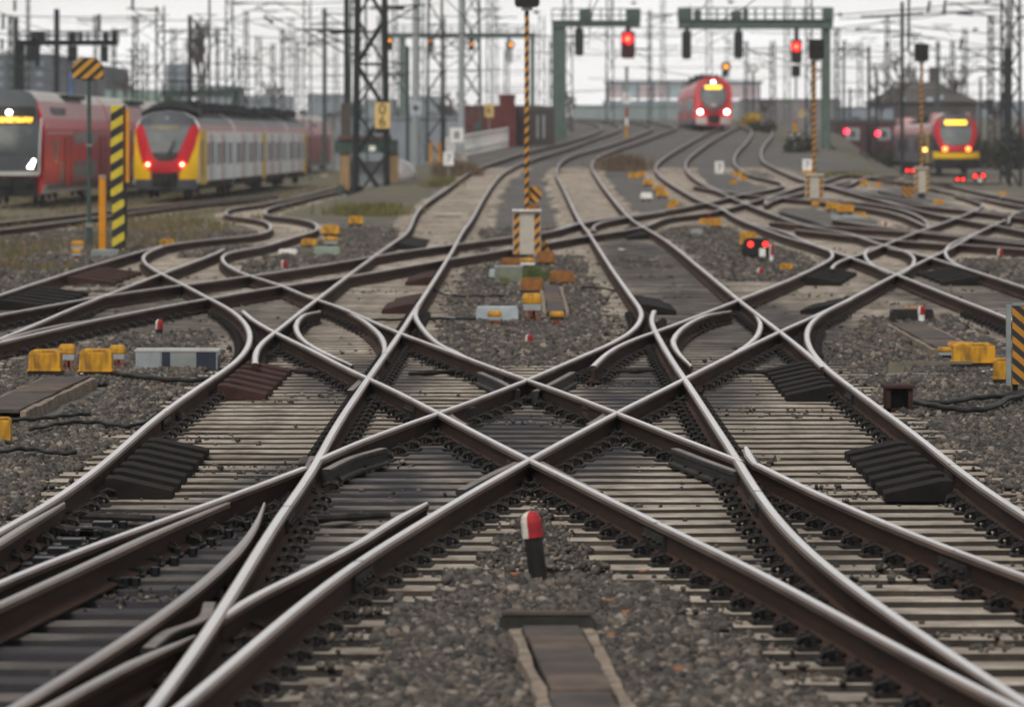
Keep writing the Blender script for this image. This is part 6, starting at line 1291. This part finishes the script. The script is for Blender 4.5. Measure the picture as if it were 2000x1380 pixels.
# retaining wall and treeline behind
def wallrun(name, label, d, x0, x1, y0, y1, mat):
    k = d/F; p = at((x0+x1)/2, y1, d); mb = MB(); mb.box((0, 0, (y1-y0)*k/2-1.5), ((x1-x0)*k, .5, (y1-y0)*k+3)); n = int((x1-x0)/22)
    for i in range(n+1): mb.box((-(x1-x0)*k/2+(x1-x0)*k*i/max(1, n), -.28, (y1-y0)*k/2-1.5), (.3, .08, (y1-y0)*k+3))
    mb.box((0, -.05, (y1-y0)*k+.08), ((x1-x0)*k, .7, .16)); o = mb.build(name, mat, loc=p); tag(o, label, 'wall')
wallrun('noise_wall', 'pale green noise wall behind the embankment tracks', 520, 1120, 1440, 208, 240, M('pale_grey_green_wall', (.27, .33, .33), (.20, .24, .245), scale=.25)); wallrun('noise_wall', 'grey panelled wall right of the approaching red train', 500, 1445, 1640, 196, 244, M('grey_brown_wall', (.22, .2, .2), (.14, .14, .145), scale=.25))
wallrun('boundary_wall', 'long pale grey wall behind the masts left of the brick building', 360, 660, 905, 232, 262, HAZW)
# white fence on the embankment edge
p0, p1 = at(872, 303, 228), at(992, 276, 266); p0.z = gz(p0.x, p0.y, .0); p1.z = gz(p1.x, p1.y, .0); t = thing('white_fence', 'white picket fence climbing the embankment in front of the brick building', 'fence', p0); d_ = p1-p0
for z in (.25, 1.0): mb = MB(); mb.beam((0, 0, z), (d_.x, d_.y, d_.z+z), .07); mb.build('rail', WHITE, t)
mb = MB(); mb.box((0, 0, .5), (.07, .05, 1.15)); pk = mb.build('picket', WHITE, t)
for i in range(1, 30): f = i/29; o = pk.copy(); COL.objects.link(o); o.location = (d_.x*f, d_.y*f, d_.z*f)
# small green roofed shelter, tank
p = gp(716, 410, -.3); p = Vector(((716-1000)*186/F, 186, gz((716-1000)*186/F, 186, -.3))); k = 186/F; Z = lambda y: HC-(y-H0)*k-p.z; X = lambda x: (x-716)*k
t = thing('cable_bridge_hut', 'open shelter with tan pillars and green beam behind the 06 mast', 'shelter', p)
for x in (673, 768): mb = MB(); mb.box((X(x), .3, Z(298)/2), (20*k, .5, Z(298))); mb.build('pillar', M('tan_rough_wood', (.30, .20, .11), (.19, .13, .075), scale=3, rough=.9, stretch=(3, 3, .5)), t)
mb = MB(); mb.box((X(715), .3, Z(286)), (124*k, .7, 26*k)); mb.build('beam', GREEN, t); mb = MB(); mb.box((X(712), .3, Z(269)), (104*k, .9, 8*k)); mb.build('roof_plate', M('brown_roof', (.12, .07, .065)), t); mb = MB(); mb.box((X(715), .9, Z(345)), (70*k, .1, 60*k)); mb.build('back_panel', GREYB, t)
mb = MB(); mb.box((X(665), -.05, Z(372)), (12*k, .2, 22*k)); mb.build('green_box', GREEN, t)
p = at(786, 346, 190); mb = MB(); R_ = 34*190/F; rings = []
for y, f in ((0, .25), (.15, .7), (.4, .95), (.7, 1), (5, 1), (5.3, .8)): rings.append([(R_*f*math.cos(a), y, R_*f*math.sin(a)) for a in [2*math.pi*i/24 for i in range(24)]])
mb.loft(rings); t = thing('storage_tank', 'rounded silver tank end beside the tan pillar shelter', 'tank', p-Vector((.25, 0, 0))); mb.build('shell', M('dull_silver_tank', (.40, .38, .37), (.32, .30, .29), rough=.35, metal=.6), t, smooth=True); mb = MB(); mb.box((0, 2, -R_*1.05), (R_*1.2, .6, R_*.6)); mb.build('cradle', CONC, t)

# trees: bare crowns
BARK = M('bare_twig_brown', (.10, .085, .08), (.06, .05, .048), scale=1, rough=.9)
def bare_tree(label, px, base, top, d, w_px, seed, twig=.03, n=3, mat=BARK, upright=False):
    rr = random.Random(seed); k = d/F; X0 = (px-1000)*k; z0 = HC-(base-H0)*k; H = (base-top)*k; W = w_px*k; t = thing('bare_tree', label, 'tree', (X0, d, z0)); tr = MB(); cr_ = MB()
    tr.tube([(0, 0, -1.5), (0.05, 0, H*.3), (-.05, .1, H*.75)], [H*.022+.08, H*.016+.05, .04], 7)
    def br(p, dv, l, r_, lev):
        q_ = p+dv*l; cr_.tube([p, p.lerp(q_, .5)+Vector((rr.uniform(-1, 1), rr.uniform(-1, 1), rr.uniform(-.3, 1)))*l*.08, q_], [r_, r_*.8, r_*.55], 4, caps=False)
        if lev == 0: return
        for i in range(3 if lev > 1 else 4):
            nd = (dv+Vector((rr.uniform(-1, 1), rr.uniform(-1, 1), rr.uniform(-.2, .7)))*(.45 if upright else .8)).normalized(); br(p.lerp(q_, rr.uniform(.45, 1)), nd, l*rr.uniform(.5, .72), max(r_*.55, twig), lev-1)
    for i in range(9):
        z = H*rr.uniform(.2, .72); a = rr.uniform(0, 6.28); e = .35 if upright else 1.0
        br(Vector((0, 0, z)), Vector((math.cos(a)*e, math.sin(a)*e, .9)).normalized(), (H-z)*.42 if upright else min(W*.33, H*.35), .07+H*.004, n)
    tr.build('trunk', mat, t); cr_.build('crown', mat, t); return t
bare_tree('tall narrow bare poplar by the steel mast on left', 397, 212, 22, 400, 34, 1, .035, 3, upright=True); bare_tree('thin bare poplar next to the tall one on left', 388, 212, 48, 410, 20, 2, .03, 2, upright=True)
bare_tree('bare bushy tree behind the left main track masts', 533, 215, 168, 430, 60, 3); bare_tree('low bare tree above the red double-deck roof', 243, 215, 158, 430, 60, 4); bare_tree('leafless shrub tree behind the pale grey tube', 880, 250, 185, 420, 60, 5)
bare_tree('spreading bare tree left of the hipped roof', 1755, 240, 118, 400, 110, 6, .035); bare_tree('bare tree touching the hip roof chimney', 1868, 230, 130, 445, 90, 7, .03); bare_tree('slender bare tree rising left of the hipped house', 1720, 245, 165, 410, 70, 8); bare_tree('dark bare tree behind the right edge masts', 1945, 262, 190, 330, 70, 9, .035)
bare_tree('leafless tree between noise wall and red train', 1495, 240, 200, 470, 60, 10); bare_tree('dense dark shrub tree on the gantry leg foot', 1112, 240, 168, 345, 36, 12, .04, 3)
# yellow autumn bush
def leafy(name, label, px, base, top, d, w_px, mat, seed, n=900, sz=.16):
    rr = random.Random(seed); k = d/F; H = (base-top)*k; W = w_px*k; mb = MB()
    cl = [(rr.gauss(0, W*.22), rr.gauss(0, W*.2), H*rr.uniform(.2, .75), W*rr.uniform(.12, .25)) for _ in range(9)]
    for i in range(n):
        c = cl[i % 9]; p = Vector((rr.gauss(c[0], c[3]*.6), rr.gauss(c[1], c[3]*.6), max(.02, rr.gauss(c[2], H*.16)))); a = Vector((rr.uniform(-1, 1), rr.uniform(-1, 1), rr.uniform(-1, 1))).normalized()*sz; b_ = Vector((rr.uniform(-1, 1), rr.uniform(-1, 1), rr.uniform(-1, 1))).normalized()*sz*.6
        mb.add([p-a, p+b_, p+a, p-b_], [(0, 1, 2, 3)])
    p = at(px, base, d); o = mb.build(name, mat, loc=p); tag(o, label, 'bush'); return o
leafy('autumn_bush', 'bright yellow autumn bush behind the red train', 1474, 246, 224, 380, 44, M('yellow_autumn_leaf', (.55, .36, .02), (.38, .24, .015), scale=3), 3)
leafy('evergreen_shrub', 'dark shrub patch below the signals at right', 1560, 330, 268, 255, 60, M('dull_dark_leaf', (.06, .065, .05), (.03, .034, .028), scale=3), 5, 1200)
leafy('evergreen_shrub', 'dark shrub mass at the right edge under the lattice masts', 1970, 330, 262, 250, 70, M('dull_dark_leaf', (.06, .065, .05)), 6, 1400)
for l, x, b_, tp, d, w_ in (('low dark shrub on the right embankment slope, nearest the gantry leg', 1625, 335, 292, 270, 46), ('low dark shrub on the right embankment slope below the red lamp wagons', 1668, 340, 300, 290, 60), ('dark scrub between the wagons and the yellow nosed train', 1722, 338, 285, 330, 60), ('dark scrub behind the right of the yellow nosed train', 1932, 330, 275, 320, 50), ('brown scrub at the crest right of the red lamp signal', 1500, 262, 236, 330, 50)):
    leafy('scrub_bush', l, x, b_, tp, d, w_, M('dull_brown_scrub', (.075, .068, .05), (.035, .032, .025), scale=2), x, 900)
# far treeline and townscape
def far_mass():
    rr = random.Random(3); mb = MB()
    for i in range(700):
        x = rr.uniform(-200, 2200); d = rr.uniform(620, 760); k = d/F; yb = 245; h = (20+10*math.sin(x*.011)+8*math.sin(x*.037+1)+rr.uniform(0, 16)); 
        if 1120 < x < 1500: h *= .6
        p = at(x, yb, d); w = rr.uniform(.8, 2.4); hh = h*k; z = rr.uniform(0, .9)
        for j in range(5):
            a = Vector((rr.uniform(-1, 1), rr.uniform(-.5, .5), rr.uniform(-1, 1)))*w; c = p+Vector((rr.uniform(-2, 2), rr.uniform(-2, 2), hh*(z*.8+.2*j/4)-1)); b_ = Vector((rr.uniform(-1, 1), rr.uniform(-.5, .5), rr.uniform(-1, 1)))*w
            mb.add([c-a, c+b_, c+a, c-b_], [(0, 1, 2, 3)])
    o = mb.build('far_treeline', M('far_wood_grey', (.10, .105, .105), (.07, .075, .075), scale=.05, rough=1)); tag(o, 'distant bare woods along the horizon behind the yard', 'woods', kind='stuff')
far_mass()
HZ = [(-40, 100, 60, 190, 240), (215, 170, 110, 178, 240), (330, 60, 90, 198, 240), (430, 70, 600, 172, 240), (520, 90, 640, 190, 240), (640, 80, 660, 186, 240), (740, 60, 620, 196, 240), (830, 60, 650, 190, 240), (1530, 50, 650, 208, 240), (1600, 60, 640, 200, 240), (1960, 90, 600, 200, 250)]
for i, (x, w_, d, y0, y1) in enumerate(HZ):
    if d < 500: d = 600
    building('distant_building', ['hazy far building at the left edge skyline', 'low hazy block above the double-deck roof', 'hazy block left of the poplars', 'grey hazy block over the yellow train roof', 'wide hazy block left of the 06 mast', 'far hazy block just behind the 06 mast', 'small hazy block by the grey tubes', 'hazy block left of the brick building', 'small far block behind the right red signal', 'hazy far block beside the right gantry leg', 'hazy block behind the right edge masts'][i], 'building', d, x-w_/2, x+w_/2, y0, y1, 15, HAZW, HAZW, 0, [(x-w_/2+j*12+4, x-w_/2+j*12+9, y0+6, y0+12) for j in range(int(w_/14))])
# air
mb = MB(); mb.box((0, 420, 24), (700, 1000, 62)); o = mb.build('haze', [])
hm = bpy.data.materials.new('thin_haze'); hm.use_nodes = True; t_ = hm.node_tree; t_.nodes.clear(); pv = N('ShaderNodeVolumePrincipled', t_); pv.inputs['Color'].default_value = (.93, .95, 1, 1); pv.inputs['Density'].default_value = HAZE_D; pv.inputs['Anisotropy'].default_value = .3
ou = N('ShaderNodeOutputMaterial', t_); t_.links.new(pv.outputs[0], ou.inputs['Volume']); o.data.materials.append(hm); tag(o, 'thin pale winter haze over the yard', 'haze', kind='stuff')
